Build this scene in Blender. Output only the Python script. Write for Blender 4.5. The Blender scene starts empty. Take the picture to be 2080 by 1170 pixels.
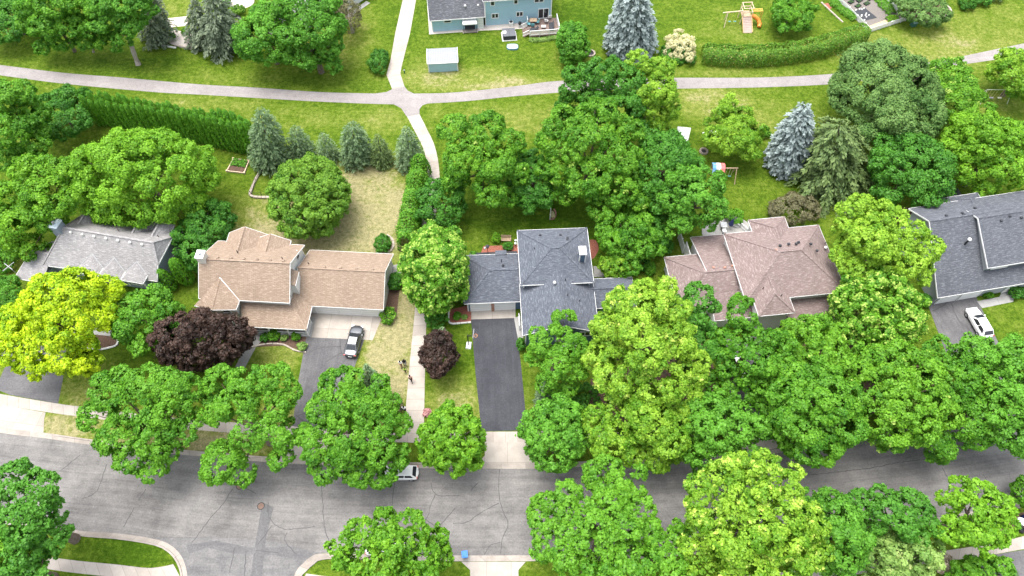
import bpy, bmesh, math, random
import numpy as np
from mathutils import Vector, Matrix

rnd = random.Random(7)
RNG = np.random.default_rng(11)
S = bpy.context.scene
COL = S.collection
R = math.radians

# ------------------------------------------------------------------ camera geometry (photo is 2080 x 1170)
FPX, PITCH, CAMH = 1387.0, R(59.5), 84.0
SD, CD = math.sin(PITCH), math.cos(PITCH)

def P(x, y, z=0.0):
    """a spot of the photo turned into a point of the place at height z"""
    u, v = (x - 1040) / FPX, (y - 585) / FPX
    dx, dy, dz = u, CD - v * SD, -SD - v * CD
    t = (z - CAMH) / dz
    return Vector((dx * t, dy * t, z))

def ppm(y):
    """photo pixels per metre on the ground at row y"""
    return FPX * (SD + (y - 585) / FPX * CD) / CAMH

def dep(y):
    return PITCH + math.atan((y - 585) / FPX)

# ------------------------------------------------------------------ tagging
def tag(o, label=None, cat=None, group=None, kind=None):
    if label: o['label'] = label
    if cat: o['category'] = cat
    if group: o['group'] = group
    if kind: o['kind'] = kind
    return o

def empty(name, loc, label, cat, rz=0.0, group=None):
    o = bpy.data.objects.new(name, None)
    o.empty_display_size = 0.5
    COL.objects.link(o)
    o.location = loc
    o.rotation_euler = (0, 0, rz)
    return tag(o, label, cat, group)

def copy_thing(o, loc, rz, label, group=None, scale=None):
    def rec(src, parent):
        c = src.copy(); COL.objects.link(c)
        if parent: c.parent = parent
        for ch in list(src.children): rec(ch, c)
        return c
    c = rec(o, None)
    c.location = loc; c.rotation_euler = (0, 0, rz)
    if scale: c.scale = scale
    c['label'] = label
    if group: c['group'] = group
    return c

# ------------------------------------------------------------------ materials
MATS = {}
def new_mat(name):
    m = bpy.data.materials.new(name); m.use_nodes = True
    nt = m.node_tree; nt.nodes.clear()
    out = nt.nodes.new('ShaderNodeOutputMaterial')
    MATS[name] = m
    return m, nt, out

def nd(nt, typ, **kw):
    n = nt.nodes.new(typ)
    for k, v in kw.items():
        if k in n.inputs: n.inputs[k].default_value = v
        else: setattr(n, k, v)
    return n

def ramp(nt, fac, stops):
    r = nt.nodes.new('ShaderNodeValToRGB')
    el = r.color_ramp.elements
    while len(el) < len(stops): el.new(0.5)
    for e, (p, c) in zip(el, stops):
        e.position = p; e.color = (c[0], c[1], c[2], 1)
    nt.links.new(fac, r.inputs['Fac'])
    return r.outputs['Color']

def mixc(nt, fac, a, b, mode='MIX'):
    m = nt.nodes.new('ShaderNodeMix'); m.data_type = 'RGBA'; m.blend_type = mode
    for k, v in ((0, fac), (6, a), (7, b)):
        if isinstance(v, (int, float)): m.inputs[k].default_value = v
        elif isinstance(v, tuple): m.inputs[k].default_value = (v[0], v[1], v[2], 1)
        else: nt.links.new(v, m.inputs[k])
    return m.outputs[2]

def math_n(nt, op, a, b=None, c=None):
    m = nt.nodes.new('ShaderNodeMath'); m.operation = op
    for k, v in enumerate((a, b, c)):
        if v is None: continue
        if isinstance(v, (int, float)): m.inputs[k].default_value = v
        else: nt.links.new(v, m.inputs[k])
    return m.outputs[0]

def noise(nt, vec, scale, detail=4, rough=0.6):
    n = nd(nt, 'ShaderNodeTexNoise', Scale=scale, Detail=detail, Roughness=rough)
    nt.links.new(vec, n.inputs['Vector'])
    return n.outputs['Fac']

def mapping(nt, vec, scale=(1, 1, 1), rot=(0, 0, 0)):
    m = nd(nt, 'ShaderNodeMapping')
    m.inputs['Scale'].default_value = scale; m.inputs['Rotation'].default_value = rot
    nt.links.new(vec, m.inputs['Vector'])
    return m.outputs['Vector']

def surf(nt, out, col, rough=0.8, spec=0.3, metal=0.0, bump=None, coat=0.0):
    b = nd(nt, 'ShaderNodeBsdfPrincipled')
    if isinstance(col, tuple): b.inputs['Base Color'].default_value = (*col, 1)
    else: nt.links.new(col, b.inputs['Base Color'])
    b.inputs['Roughness'].default_value = rough
    b.inputs['Specular IOR Level'].default_value = spec
    b.inputs['Metallic'].default_value = metal
    b.inputs['Coat Weight'].default_value = coat
    if bump:
        bp = nd(nt, 'ShaderNodeBump', Strength=bump[1], Distance=bump[2])
        nt.links.new(bump[0], bp.inputs['Height'])
        nt.links.new(bp.outputs['Normal'], b.inputs['Normal'])
    nt.links.new(b.outputs['BSDF'], out.inputs['Surface'])
    return b

def plain(name, col, rough=0.6, spec=0.3, metal=0.0, var=0.12, coat=0.0):
    """a painted, plastic or wooden surface with slight wear"""
    m, nt, out = new_mat(name)
    tc = nd(nt, 'ShaderNodeTexCoord')
    f = noise(nt, tc.outputs['Object'], 3.0)
    lo = tuple(c * (1 - var) for c in col); hi = tuple(min(1, c * (1 + var)) for c in col)
    surf(nt, out, ramp(nt, f, [(0.3, lo), (0.7, hi)]), rough, spec, metal, coat=coat)
    return m

def leaf_mat(name, dark, light, tip=None, trans=0.30):
    m, nt, out = new_mat(name)
    a = nd(nt, 'ShaderNodeAttribute', attribute_name='tint')
    tip = tip or tuple(min(1, c * 1.25) for c in light)
    g = nd(nt, 'ShaderNodeNewGeometry')
    col = ramp(nt, a.outputs['Fac'], [(0.0, dark), (0.72, light), (1.0, tip)])
    d = nd(nt, 'ShaderNodeBsdfDiffuse'); t = nd(nt, 'ShaderNodeBsdfTranslucent')
    nt.links.new(col, d.inputs['Color'])
    tcol = mixc(nt, 1.0, col, (1.0, 1.0, 0.55), 'MULTIPLY')
    nt.links.new(tcol, t.inputs['Color'])
    mx = nd(nt, 'ShaderNodeMixShader'); mx.inputs[0].default_value = trans
    nt.links.new(d.outputs[0], mx.inputs[1]); nt.links.new(t.outputs[0], mx.inputs[2])
    gl = nd(nt, 'ShaderNodeBsdfGlossy', Roughness=0.55); gl.inputs['Color'].default_value = (.9, .95, .9, 1)
    m2 = nd(nt, 'ShaderNodeMixShader'); m2.inputs[0].default_value = 0.02
    nt.links.new(mx.outputs[0], m2.inputs[1]); nt.links.new(gl.outputs[0], m2.inputs[2])
    nt.links.new(m2.outputs[0], out.inputs['Surface'])
    return m

def shingle_mat(name, c1, c2, c3, blotch=0.18):
    m, nt, out = new_mat(name)
    tc = nd(nt, 'ShaderNodeTexCoord')
    uv = tc.outputs['UV']
    # dimensional shingles: short random-width tabs in courses 0.15 m high
    b = nd(nt, 'ShaderNodeTexBrick', Scale=1.0)
    b.inputs['Brick Width'].default_value = 0.55; b.inputs['Row Height'].default_value = 0.17
    b.inputs['Mortar Size'].default_value = 0.018; b.inputs['Bias'].default_value = 0.0
    b.inputs['Color1'].default_value = (*c1, 1); b.inputs['Color2'].default_value = (*c2, 1)
    b.inputs['Mortar'].default_value = (*[c * 0.55 for c in c1], 1)
    nt.links.new(uv, b.inputs['Vector'])
    f1 = noise(nt, mapping(nt, uv, (1.6, 6.0, 1)), 1.0, 3, 0.7)
    col = mixc(nt, ramp(nt, f1, [(0.52, (0, 0, 0)), (0.66, (1, 1, 1))]), b.outputs['Color'], c3)
    f2 = noise(nt, mapping(nt, uv, (0.35, 0.12, 1)), 1.0, 4, 0.6)
    col = mixc(nt, ramp(nt, f2, [(0.35, (1 - blotch,) * 3), (0.7, (1 + blotch * .4,) * 3)]), col, col, 'MIX')
    mul = mixc(nt, 1.0, col, ramp(nt, f2, [(0.3, (1 - blotch,) * 3), (0.7, (1, 1, 1))]), 'MULTIPLY')
    surf(nt, out, mul, 0.95, 0.12, bump=(b.outputs['Fac'], 0.35, 0.02))
    return m

def siding_mat(name, col, step=0.16, vert=False):
    m, nt, out = new_mat(name)
    tc = nd(nt, 'ShaderNodeTexCoord')
    sx = nd(nt, 'ShaderNodeSeparateXYZ'); nt.links.new(tc.outputs['Object'], sx.inputs[0])
    z = math_n(nt, 'FRACT', math_n(nt, 'DIVIDE', sx.outputs['X' if vert else 'Z'], step))
    f = noise(nt, tc.outputs['Object'], 1.2)
    base = ramp(nt, f, [(0.3, tuple(c * .92 for c in col)), (0.7, col)])
    c = mixc(nt, math_n(nt, 'LESS_THAN', z, 0.12), base, tuple(c * .7 for c in col))
    surf(nt, out, c, 0.6, 0.3)
    return m

def concrete_mat(name, col, joint=1.5, cross=None, stain=0.18):
    m, nt, out = new_mat(name)
    tc = nd(nt, 'ShaderNodeTexCoord'); uv = tc.outputs['UV']
    sx = nd(nt, 'ShaderNodeSeparateXYZ'); nt.links.new(uv, sx.inputs[0])
    uj = math_n(nt, 'DIVIDE', sx.outputs['X'], joint)
    wn = nd(nt, 'ShaderNodeTexWhiteNoise', noise_dimensions='2D')
    cmb = nd(nt, 'ShaderNodeCombineXYZ')
    nt.links.new(math_n(nt, 'FLOOR', uj), cmb.inputs[0])
    if cross: nt.links.new(math_n(nt, 'FLOOR', math_n(nt, 'DIVIDE', sx.outputs['Y'], cross)), cmb.inputs[1])
    nt.links.new(cmb.outputs[0], wn.inputs['Vector'])
    geo = nd(nt, 'ShaderNodeNewGeometry')
    f = noise(nt, geo.outputs['Position'], 0.8, 5, 0.65)
    f2 = noise(nt, geo.outputs['Position'], 9.0, 3, 0.7)
    base = ramp(nt, f, [(0.3, tuple(c * (1 - stain) for c in col)), (0.65, col)])
    base = mixc(nt, 1.0, base, ramp(nt, f2, [(0.3, (.9, .9, .9)), (0.7, (1.04, 1.04, 1.04))]), 'MULTIPLY')
    slab = ramp(nt, wn.outputs['Value'], [(0.0, (.86, .85, .84)), (1.0, (1.06, 1.06, 1.06))])
    base = mixc(nt, 1.0, base, slab, 'MULTIPLY')
    line = math_n(nt, 'LESS_THAN', math_n(nt, 'FRACT', uj), 0.05 / joint)
    if cross:
        l2 = math_n(nt, 'LESS_THAN', math_n(nt, 'FRACT', math_n(nt, 'DIVIDE', sx.outputs['Y'], cross)), 0.05 / cross)
        line = math_n(nt, 'MAXIMUM', line, l2)
    col2 = mixc(nt, math_n(nt, 'MULTIPLY', line, 0.6), base, tuple(c * .38 for c in col))
    surf(nt, out, col2, 0.9, 0.2, bump=(f2, 0.2, 0.01))
    return m

def asphalt_mat(name, lo, hi, streak=0.5, patch=0.6):
    m, nt, out = new_mat(name)
    tc = nd(nt, 'ShaderNodeTexCoord'); uv = tc.outputs['UV']
    geo = nd(nt, 'ShaderNodeNewGeometry'); pos = geo.outputs['Position']
    f1 = noise(nt, mapping(nt, uv, (0.035, 0.75, 1)), 1.0, 6, 0.68)       # wear along the driving direction
    f1b = noise(nt, mapping(nt, uv, (0.16, 2.6, 1)), 1.0, 5, 0.7)
    f2 = noise(nt, pos, 0.22, 5, 0.62)
    f3 = noise(nt, pos, 5.0, 3, 0.8)
    mixf = math_n(nt, 'ADD', math_n(nt, 'MULTIPLY', f1, streak), math_n(nt, 'MULTIPLY', f2, patch))
    mixf = math_n(nt, 'ADD', mixf, math_n(nt, 'MULTIPLY', f1b, streak * .7))
    tot = streak * 1.7 + patch
    col = ramp(nt, math_n(nt, 'DIVIDE', mixf, tot), [(0.38, lo), (0.50, tuple((a + b) / 2 for a, b in zip(lo, hi))), (0.62, hi)])
    f4 = noise(nt, pos, 1.1, 6, 0.72); f5 = noise(nt, mapping(nt, uv, (.5, 4.5, 1)), 1.0, 4, .75)
    col = mixc(nt, 1.0, col, ramp(nt, f4, [(0.34, (.88, .88, .885)), (0.5, (1, 1, 1)), (0.68, (1.09, 1.085, 1.08))]), 'MULTIPLY')
    col = mixc(nt, math_n(nt, 'MULTIPLY', ramp(nt, f5, [(0.60, (0, 0, 0)), (0.70, (1, 1, 1))]), .35), col, tuple(min(1, h * 1.35) for h in hi))
    col = mixc(nt, 1.0, col, ramp(nt, f3, [(0.3, (.74, .74, .74)), (0.7, (1.18, 1.18, 1.18))]), 'MULTIPLY')
    surf(nt, out, col, 0.92, 0.2, bump=(f3, 0.25, 0.01))
    return m

def soil_mat(name, c1, c2, scale=6.0):
    m, nt, out = new_mat(name)
    geo = nd(nt, 'ShaderNodeNewGeometry')
    f = noise(nt, geo.outputs['Position'], scale, 5, 0.75)
    surf(nt, out, ramp(nt, f, [(0.32, c1), (0.68, c2)]), 0.95, 0.1, bump=(f, 0.6, 0.05))
    return m

def grass_mat():
    m, nt, out = new_mat('lawn grass')
    geo = nd(nt, 'ShaderNodeNewGeometry'); pos = geo.outputs['Position']
    a = nd(nt, 'ShaderNodeAttribute', attribute_name='dry').outputs['Fac']
    big = noise(nt, pos, 0.06, 5, 0.62)
    mid = noise(nt, pos, 0.42, 6, 0.7)
    fine = noise(nt, pos, 1.6, 5, 0.8)
    grit = noise(nt, pos, 5.0, 3, 0.8)
    stripe = noise(nt, mapping(nt, pos, (0.10, 2.2, 1), (0, 0, R(4))), 1.0, 3, 0.6)
    f = math_n(nt, 'ADD', math_n(nt, 'MULTIPLY', big, .45), math_n(nt, 'MULTIPLY', mid, .75))
    f = math_n(nt, 'ADD', f, math_n(nt, 'MULTIPLY', fine, .62))
    f = math_n(nt, 'ADD', f, math_n(nt, 'MULTIPLY', stripe, .16))
    f = math_n(nt, 'SUBTRACT', f, 0.99)
    d = math_n(nt, 'ADD', a, math_n(nt, 'MULTIPLY', f, 1.5))
    d.node.use_clamp = True
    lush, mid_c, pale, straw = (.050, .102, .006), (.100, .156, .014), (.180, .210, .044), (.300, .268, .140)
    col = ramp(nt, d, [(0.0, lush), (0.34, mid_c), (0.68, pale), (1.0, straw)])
    col = mixc(nt, 1.0, col, ramp(nt, fine, [(0.36, (.62, .68, .6)), (0.62, (1.16, 1.14, 1.15))]), 'MULTIPLY')
    col = mixc(nt, 1.0, col, ramp(nt, grit, [(0.36, (.68, .72, .68)), (0.64, (1.18, 1.16, 1.16))]), 'MULTIPLY')
    surf(nt, out, col, 0.95, 0.08, bump=(grit, 0.7, 0.06))
    return m

M_GRASS = grass_mat()
M_ROAD = asphalt_mat('worn street asphalt', (.106, .102, .100), (.245, .234, .222), .50, .75)
M_SIDE = asphalt_mat('side street asphalt', (.105, .103, .106), (.220, .213, .208), .3, .8)
M_DRIVE = asphalt_mat('sealed driveway asphalt', (.044, .046, .054), (.072, .074, .084), .5, .5)
M_DRIVE2 = asphalt_mat('old driveway asphalt', (.088, .086, .092), (.160, .156, .157), .4, .6)
M_TRAIL = asphalt_mat('trail asphalt', (.235, .215, .208), (.305, .282, .272), .3, .6)
M_WALK = concrete_mat('sidewalk concrete', (.44, .395, .35), 1.55)
M_SLAB = concrete_mat('driveway concrete', (.43, .39, .345), 2.9, 2.6)
M_KERB = concrete_mat('kerb concrete', (.39, .35, .31), 3.0, None, .3)
M_PAD = concrete_mat('patio concrete', (.34, .335, .32), 3.0)
M_TAR = plain('tar crack sealer', (.075, .073, .075), .7)
M_MULCH = soil_mat('red mulch', (.16, .055, .038), (.40, .16, .115))
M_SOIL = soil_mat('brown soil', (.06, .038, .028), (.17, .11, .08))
M_ROCK = soil_mat('pale river rock', (.42, .36, .31), (.72, .66, .60), 9.0)
M_GARDEN = soil_mat('grey garden soil', (.12, .105, .095), (.26, .235, .215))
M_STONE = soil_mat('edging stone', (.30, .25, .21), (.52, .46, .40), 5.0)
M_BARK = soil_mat('tree bark', (.10, .075, .06), (.26, .21, .175), 4.0)
M_BARKP = soil_mat('pale bark', (.26, .22, .19), (.46, .41, .36), 4.0)

M_WHITE = plain('white trim paint', (.74, .74, .73), .5)
M_GLASS = plain('window glass', (.022, .026, .032), .08, .6, var=.2)
M_BLACK = plain('black metal', (.022, .022, .024), .45)
M_GREY = plain('grey metal', (.32, .33, .34), .4, .5)
M_WOOD = plain('weathered timber', (.42, .30, .20), .8, var=.25)
M_CEDAR = plain('cedar timber', (.62, .40, .20), .75, var=.2)
M_TIMBERP = plain('pale timber', (.66, .52, .38), .8, var=.2)

# foliage kinds: dark leaf, light leaf, fresh tip
L = {}
L['lime'] = leaf_mat('bright maple leaves', (.080, .235, .008), (.220, .460, .024), (.38, .56, .06))
L['mid'] = leaf_mat('green maple leaves', (.050, .185, .008), (.150, .370, .022), (.28, .48, .05))
L['deep'] = leaf_mat('deep green leaves', (.030, .135, .010), (.092, .280, .024), (.16, .36, .05))
L['cool'] = leaf_mat('cool green leaves', (.048, .178, .010), (.140, .370, .030), (.24, .46, .08))
L['tipped'] = leaf_mat('leaves with pale new tips', (.062, .205, .009), (.170, .390, .022), (.48, .62, .13))
L['yellow'] = leaf_mat('yellow green leaves', (.098, .255, .009), (.320, .530, .042), (.54, .64, .13))
L['pale'] = leaf_mat('pale grey green leaves', (.130, .270, .045), (.320, .480, .120), (.50, .56, .22))
L['gold'] = leaf_mat('golden leaves', (.140, .320, .003), (.500, .660, .010), (.88, .84, .02))
L['plum'] = leaf_mat('dark purple leaves', (.022, .012, .010), (.088, .050, .038), (.17, .085, .06), trans=.15)
L['blue'] = leaf_mat('blue spruce needles', (.135, .180, .172), (.320, .385, .372), (.44, .52, .53), trans=.1)
L['steel'] = leaf_mat('blue green spruce needles', (.060, .120, .048), (.175, .265, .120), (.30, .39, .23), trans=.1)
L['spruce'] = leaf_mat('green spruce needles', (.060, .110, .030), (.165, .240, .075), (.28, .35, .13), trans=.1)
L['greyspruce'] = leaf_mat('grey green needles', (.075, .110, .065), (.210, .260, .165), (.32, .35, .24), trans=.1)
L['pine'] = leaf_mat('pine needles', (.055, .135, .024), (.160, .280, .070), (.25, .34, .12), trans=.1)
L['cedar'] = leaf_mat('arborvitae sprays', (.040, .170, .008), (.160, .390, .022), (.24, .46, .04), trans=.15)
L['hedge'] = leaf_mat('clipped hedge leaves', (.045, .140, .008), (.150, .300, .025), (.34, .30, .09), trans=.15)
L['brown'] = leaf_mat('brownish shrub leaves', (.11, .105, .05), (.24, .23, .12), (.34, .30, .18))
L['feather'] = leaf_mat('feathery dry plumes', (.26, .22, .17), (.52, .45, .36), (.62, .56, .46))
L['cream'] = leaf_mat('cream blossom', (.55, .52, .28), (.78, .75, .48), (.85, .82, .6))
L['flower'] = leaf_mat('pink blossom', (.45, .2, .2), (.7, .4, .4), (.8, .5, .5))

# ------------------------------------------------------------------ mesh builder
class MB:
    def __init__(s): s.v = []; s.f = []; s.uv = []; s.mi = []
    def poly(s, pts, uv=None, mi=0):
        i = len(s.v); s.v += [tuple(p) for p in pts]
        s.f.append(list(range(i, i + len(pts))))
        s.uv.append(uv or [(p[0], p[1]) for p in pts]); s.mi.append(mi)
    def box(s, c, d, rz=0.0, mi=0, taper=1.0):
        cx, cy, cz = c; a, b, h = d[0] / 2, d[1] / 2, d[2] / 2
        co, si = math.cos(rz), math.sin(rz)
        def q(x, y, z):
            k = taper if z > 0 else 1
            x *= k; y *= k
            return (cx + x * co - y * si, cy + x * si + y * co, cz + z)
        p = [q(-a, -b, -h), q(a, -b, -h), q(a, b, -h), q(-a, b, -h), q(-a, -b, h), q(a, -b, h), q(a, b, h), q(-a, b, h)]
        for f in ((3, 2, 1, 0), (4, 5, 6, 7), (0, 1, 5, 4), (1, 2, 6, 5), (2, 3, 7, 6), (3, 0, 4, 7)):
            s.poly([p[k] for k in f], mi=mi)
    def beam(s, p, q, w, h, mi=0):
        p, q = Vector(p), Vector(q); d = (q - p)
        if d.length < 1e-6: return
        d.normalize(); up = Vector((0, 0, 1)) if abs(d.z) < .95 else Vector((0, 1, 0))
        a = d.cross(up).normalized() * w / 2; b = a.cross(d).normalized() * h / 2
        c = [p - a - b, p + a - b, p + a + b, p - a + b, q - a - b, q + a - b, q + a + b, q - a + b]
        for f in ((3, 2, 1, 0), (4, 5, 6, 7), (0, 1, 5, 4), (1, 2, 6, 5), (2, 3, 7, 6), (3, 0, 4, 7)):
            s.poly([c[k] for k in f][::-1], mi=mi)
    def tube(s, pts, rad, n=8, mi=0, cap=True):
        pts = [Vector(p) for p in pts]; rings = []
        for i, p in enumerate(pts):
            d = (pts[min(i + 1, len(pts) - 1)] - pts[max(i - 1, 0)]).normalized()
            up = Vector((0, 0, 1)) if abs(d.z) < .9 else Vector((1, 0, 0))
            a = d.cross(up).normalized(); b = a.cross(d).normalized()
            r = rad[i] if isinstance(rad, (list, tuple)) else rad
            rings.append([p + a * r * math.cos(2 * math.pi * k / n) + b * r * math.sin(2 * math.pi * k / n) for k in range(n)])
        for A, B in zip(rings, rings[1:]):
            for k in range(n): s.poly([A[k], A[(k + 1) % n], B[(k + 1) % n], B[k]], mi=mi)
        if cap:
            s.poly(rings[0][::-1], mi=mi); s.poly(rings[-1], mi=mi)
    def lathe(s, c, prof, n=16, mi=0, sx=1.0, sy=1.0):
        rings = [[(c[0] + r * sx * math.cos(2 * math.pi * k / n), c[1] + r * sy * math.sin(2 * math.pi * k / n), c[2] + z) for k in range(n)] for r, z in prof]
        for A, B in zip(rings, rings[1:]):
            for k in range(n): s.poly([A[k], A[(k + 1) % n], B[(k + 1) % n], B[k]], mi=mi)
        s.poly(rings[0][::-1], mi=mi); s.poly(rings[-1], mi=mi)
    def prism(s, pts, z0, z1, mi=0):
        """upright prism over a plan outline"""
        n = len(pts)
        s.poly([(p[0], p[1], z1) for p in pts], mi=mi)
        s.poly([(p[0], p[1], z0) for p in pts][::-1], mi=mi)
        for k in range(n):
            a, b = pts[k], pts[(k + 1) % n]
            s.poly([(a[0], a[1], z0), (b[0], b[1], z0), (b[0], b[1], z1), (a[0], a[1], z1)], mi=mi)
    def build(s, name, mats, parent=None, weld=True, smooth=False, bevel=0.0):
        me = bpy.data.meshes.new(name)
        me.from_pydata(s.v, [], s.f)
        uvl = me.uv_layers.new(name='UVMap')
        flat = [c for f in s.uv for p in f for c in p]
        uvl.data.foreach_set('uv', flat)
        if not isinstance(mats, (list, tuple)): mats = [mats]
        for m in mats: me.materials.append(m)
        me.polygons.foreach_set('material_index', s.mi)
        if weld or smooth:
            bm = bmesh.new(); bm.from_mesh(me)
            bmesh.ops.remove_doubles(bm, verts=bm.verts, dist=1e-4)
            bmesh.ops.recalc_face_normals(bm, faces=bm.faces)
            bm.to_mesh(me); bm.free()
        if smooth: me.polygons.foreach_set('use_smooth', [True] * len(me.polygons))
        me.update()
        o = bpy.data.objects.new(name, me); COL.objects.link(o)
        if parent: o.parent = parent
        if bevel:
            md = o.modifiers.new('edge', 'BEVEL'); md.width = bevel; md.segments = 2; md.limit_method = 'ANGLE'
        return o

def struct(o): return tag(o, kind='structure')

# ------------------------------------------------------------------ splines and sheets
def smooth_line(pts, step=1.0):
    """Catmull-Rom through the points, resampled"""
    p = [Vector((q[0], q[1], 0)) for q in pts]
    p = [p[0] * 2 - p[1]] + p + [p[-1] * 2 - p[-2]]
    out = []
    for i in range(1, len(p) - 2):
        n = max(2, int((p[i + 1] - p[i]).length / step))
        for k in range(n):
            t = k / n
            out.append(0.5 * ((2 * p[i]) + (p[i + 1] - p[i - 1]) * t + (2 * p[i - 1] - 5 * p[i] + 4 * p[i + 1] - p[i + 2]) * t * t + (3 * p[i] - p[i - 1] - 3 * p[i + 1] + p[i + 2]) * t ** 3))
    out.append(p[-2]); return out

def resample(pts, n):
    d = [0]
    for a, b in zip(pts, pts[1:]): d.append(d[-1] + (b - a).length)
    out = []; j = 0
    for k in range(n):
        s = d[-1] * k / (n - 1)
        while j < len(pts) - 2 and d[j + 1] < s: j += 1
        t = (s - d[j]) / max(1e-6, d[j + 1] - d[j])
        out.append(pts[j].lerp(pts[j + 1], min(1, max(0, t))))
    return out

def strip(name, A, B, z, mat, n=120, px=True, curve=True):
    if px: A = [P(*a) for a in A]; B = [P(*b) for b in B]
    if curve: A, B = smooth_line(A), smooth_line(B)
    A, B = resample(A, n), resample(B, n)
    mb = MB(); u = 0
    for i in range(n - 1):
        du = ((A[i + 1] - A[i]).length + (B[i + 1] - B[i]).length) / 2
        w0, w1 = (A[i] - B[i]).length, (A[i + 1] - B[i + 1]).length
        q = [A[i], A[i + 1], B[i + 1], B[i]]
        mb.poly([(p.x, p.y, z) for p in q], [(u, w0), (u + du, w1), (u + du, 0), (u, 0)])
        u += du
    o = mb.build(name, mat); return struct(o)

def sheet(name, pts, z, mat, px=True, ang=0.0, round_=False):
    q = [P(*a) for a in pts] if px else [Vector((a[0], a[1], 0)) for a in pts]
    if round_: q = smooth_line(q + [q[0]], .4)[:-1]
    c, s = math.cos(ang), math.sin(ang); o0 = q[0]
    mb = MB()
    mb.poly([(p.x, p.y, z) for p in q], [((p.x - o0.x) * c + (p.y - o0.y) * s, -(p.x - o0.x) * s + (p.y - o0.y) * c) for p in q])
    return struct(mb.build(name, mat))

# ------------------------------------------------------------------ ground
def make_ground():
    def axis(lo, hi, st, far):
        a = list(np.arange(lo, hi + .01, st))
        ext = [8, 20, 45, 100, 220, 500, far]
        return np.array([lo - e for e in ext[::-1]] + a + [hi + e for e in ext])
    xs, ys = axis(-105, 105, .8, 1500), axis(-4, 128, .8, 1500)
    X, Y = np.meshgrid(xs, ys); nx, ny = len(xs), len(ys)
    dry = np.full(X.shape, 0.22)
    def blob(px, py, rx, ry, s, sharp=1.5):
        c = P(px, py); k = ppm(py)
        ax, ay = rx / k, ry / (k * math.sin(dep(py)))
        d = np.sqrt(((X - c.x) / ax) ** 2 + ((Y - c.y) / ay) ** 2)
        dry[:] += s * np.clip(1 / (1 + np.exp((d - 1) * 4 * sharp)), 0, 1)
    # dry and lush patches of the lawns, some lush ones painting in tree shade: (photo spot, half sizes, how dry)
    for b in [(745, 415, 95, 100, .75), (640, 500, 180, 40, .45), (560, 460, 90, 60, .40), (800, 640, 45, 60, .60), (790, 740, 50, 110, .62),
              (560, 720, 60, 40, .42), (600, 820, 60, 50, .45), (300, 880, 260, 45, .45), (500, 910, 120, 30, .35), (130, 860, 50, 30, .50), (165, 800, 60, 30, .30),
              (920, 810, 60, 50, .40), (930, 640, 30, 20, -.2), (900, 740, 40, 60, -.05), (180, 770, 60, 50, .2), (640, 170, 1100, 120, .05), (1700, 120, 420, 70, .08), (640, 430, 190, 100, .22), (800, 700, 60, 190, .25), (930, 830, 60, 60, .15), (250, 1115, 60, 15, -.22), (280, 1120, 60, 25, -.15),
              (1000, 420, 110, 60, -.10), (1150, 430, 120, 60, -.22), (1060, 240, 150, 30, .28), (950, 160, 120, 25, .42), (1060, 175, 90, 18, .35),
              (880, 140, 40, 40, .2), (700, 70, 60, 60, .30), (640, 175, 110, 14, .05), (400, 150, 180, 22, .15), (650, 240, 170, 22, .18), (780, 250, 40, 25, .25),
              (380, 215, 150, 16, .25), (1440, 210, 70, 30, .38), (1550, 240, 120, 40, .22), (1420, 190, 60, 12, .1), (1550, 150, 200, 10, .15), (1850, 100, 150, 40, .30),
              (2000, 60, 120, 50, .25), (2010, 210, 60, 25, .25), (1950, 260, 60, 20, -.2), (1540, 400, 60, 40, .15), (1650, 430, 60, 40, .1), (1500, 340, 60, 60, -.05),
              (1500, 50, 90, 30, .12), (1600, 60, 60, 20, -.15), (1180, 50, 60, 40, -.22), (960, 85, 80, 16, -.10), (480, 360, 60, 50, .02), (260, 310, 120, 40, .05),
              (2050, 640, 40, 30, .12), (1885, 660, 25, 40, .0), (1100, 1155, 40, 12, .15), (930, 1155, 30, 15, .1), (2060, 1065, 40, 16, .2), (1000, 920, 30, 18, .1),
              (345, 20, 60, 25, .25), (60, 90, 100, 25, -.1), (300, 140, 140, 20, -.10), (560, 140, 120, 20, -.05), (20, 540, 50, 40, .15), (1090, 780, 25, 100, .15)]:
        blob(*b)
    dry = np.clip(dry, 0, 1)
    co = np.stack([X.ravel(), Y.ravel(), np.zeros(X.size)], 1)
    i = np.arange(ny - 1)[:, None] * nx + np.arange(nx - 1)[None]
    f = np.stack([i, i + 1, i + nx + 1, i + nx], -1).reshape(-1, 4)
    me = bpy.data.meshes.new('ground')
    me.vertices.add(len(co)); me.vertices.foreach_set('co', co.ravel().astype(np.float32))
    me.loops.add(f.size); me.loops.foreach_set('vertex_index', f.ravel().astype(np.int32))
    me.polygons.add(len(f)); me.polygons.foreach_set('loop_start', np.arange(0, f.size, 4, dtype=np.int32))
    a = me.attributes.new('dry', 'FLOAT', 'POINT'); a.data.foreach_set('value', dry.ravel().astype(np.float32))
    me.materials.append(M_GRASS); me.update(); me.validate()
    o = bpy.data.objects.new('ground', me); COL.objects.link(o); struct(o)
make_ground()

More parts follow.
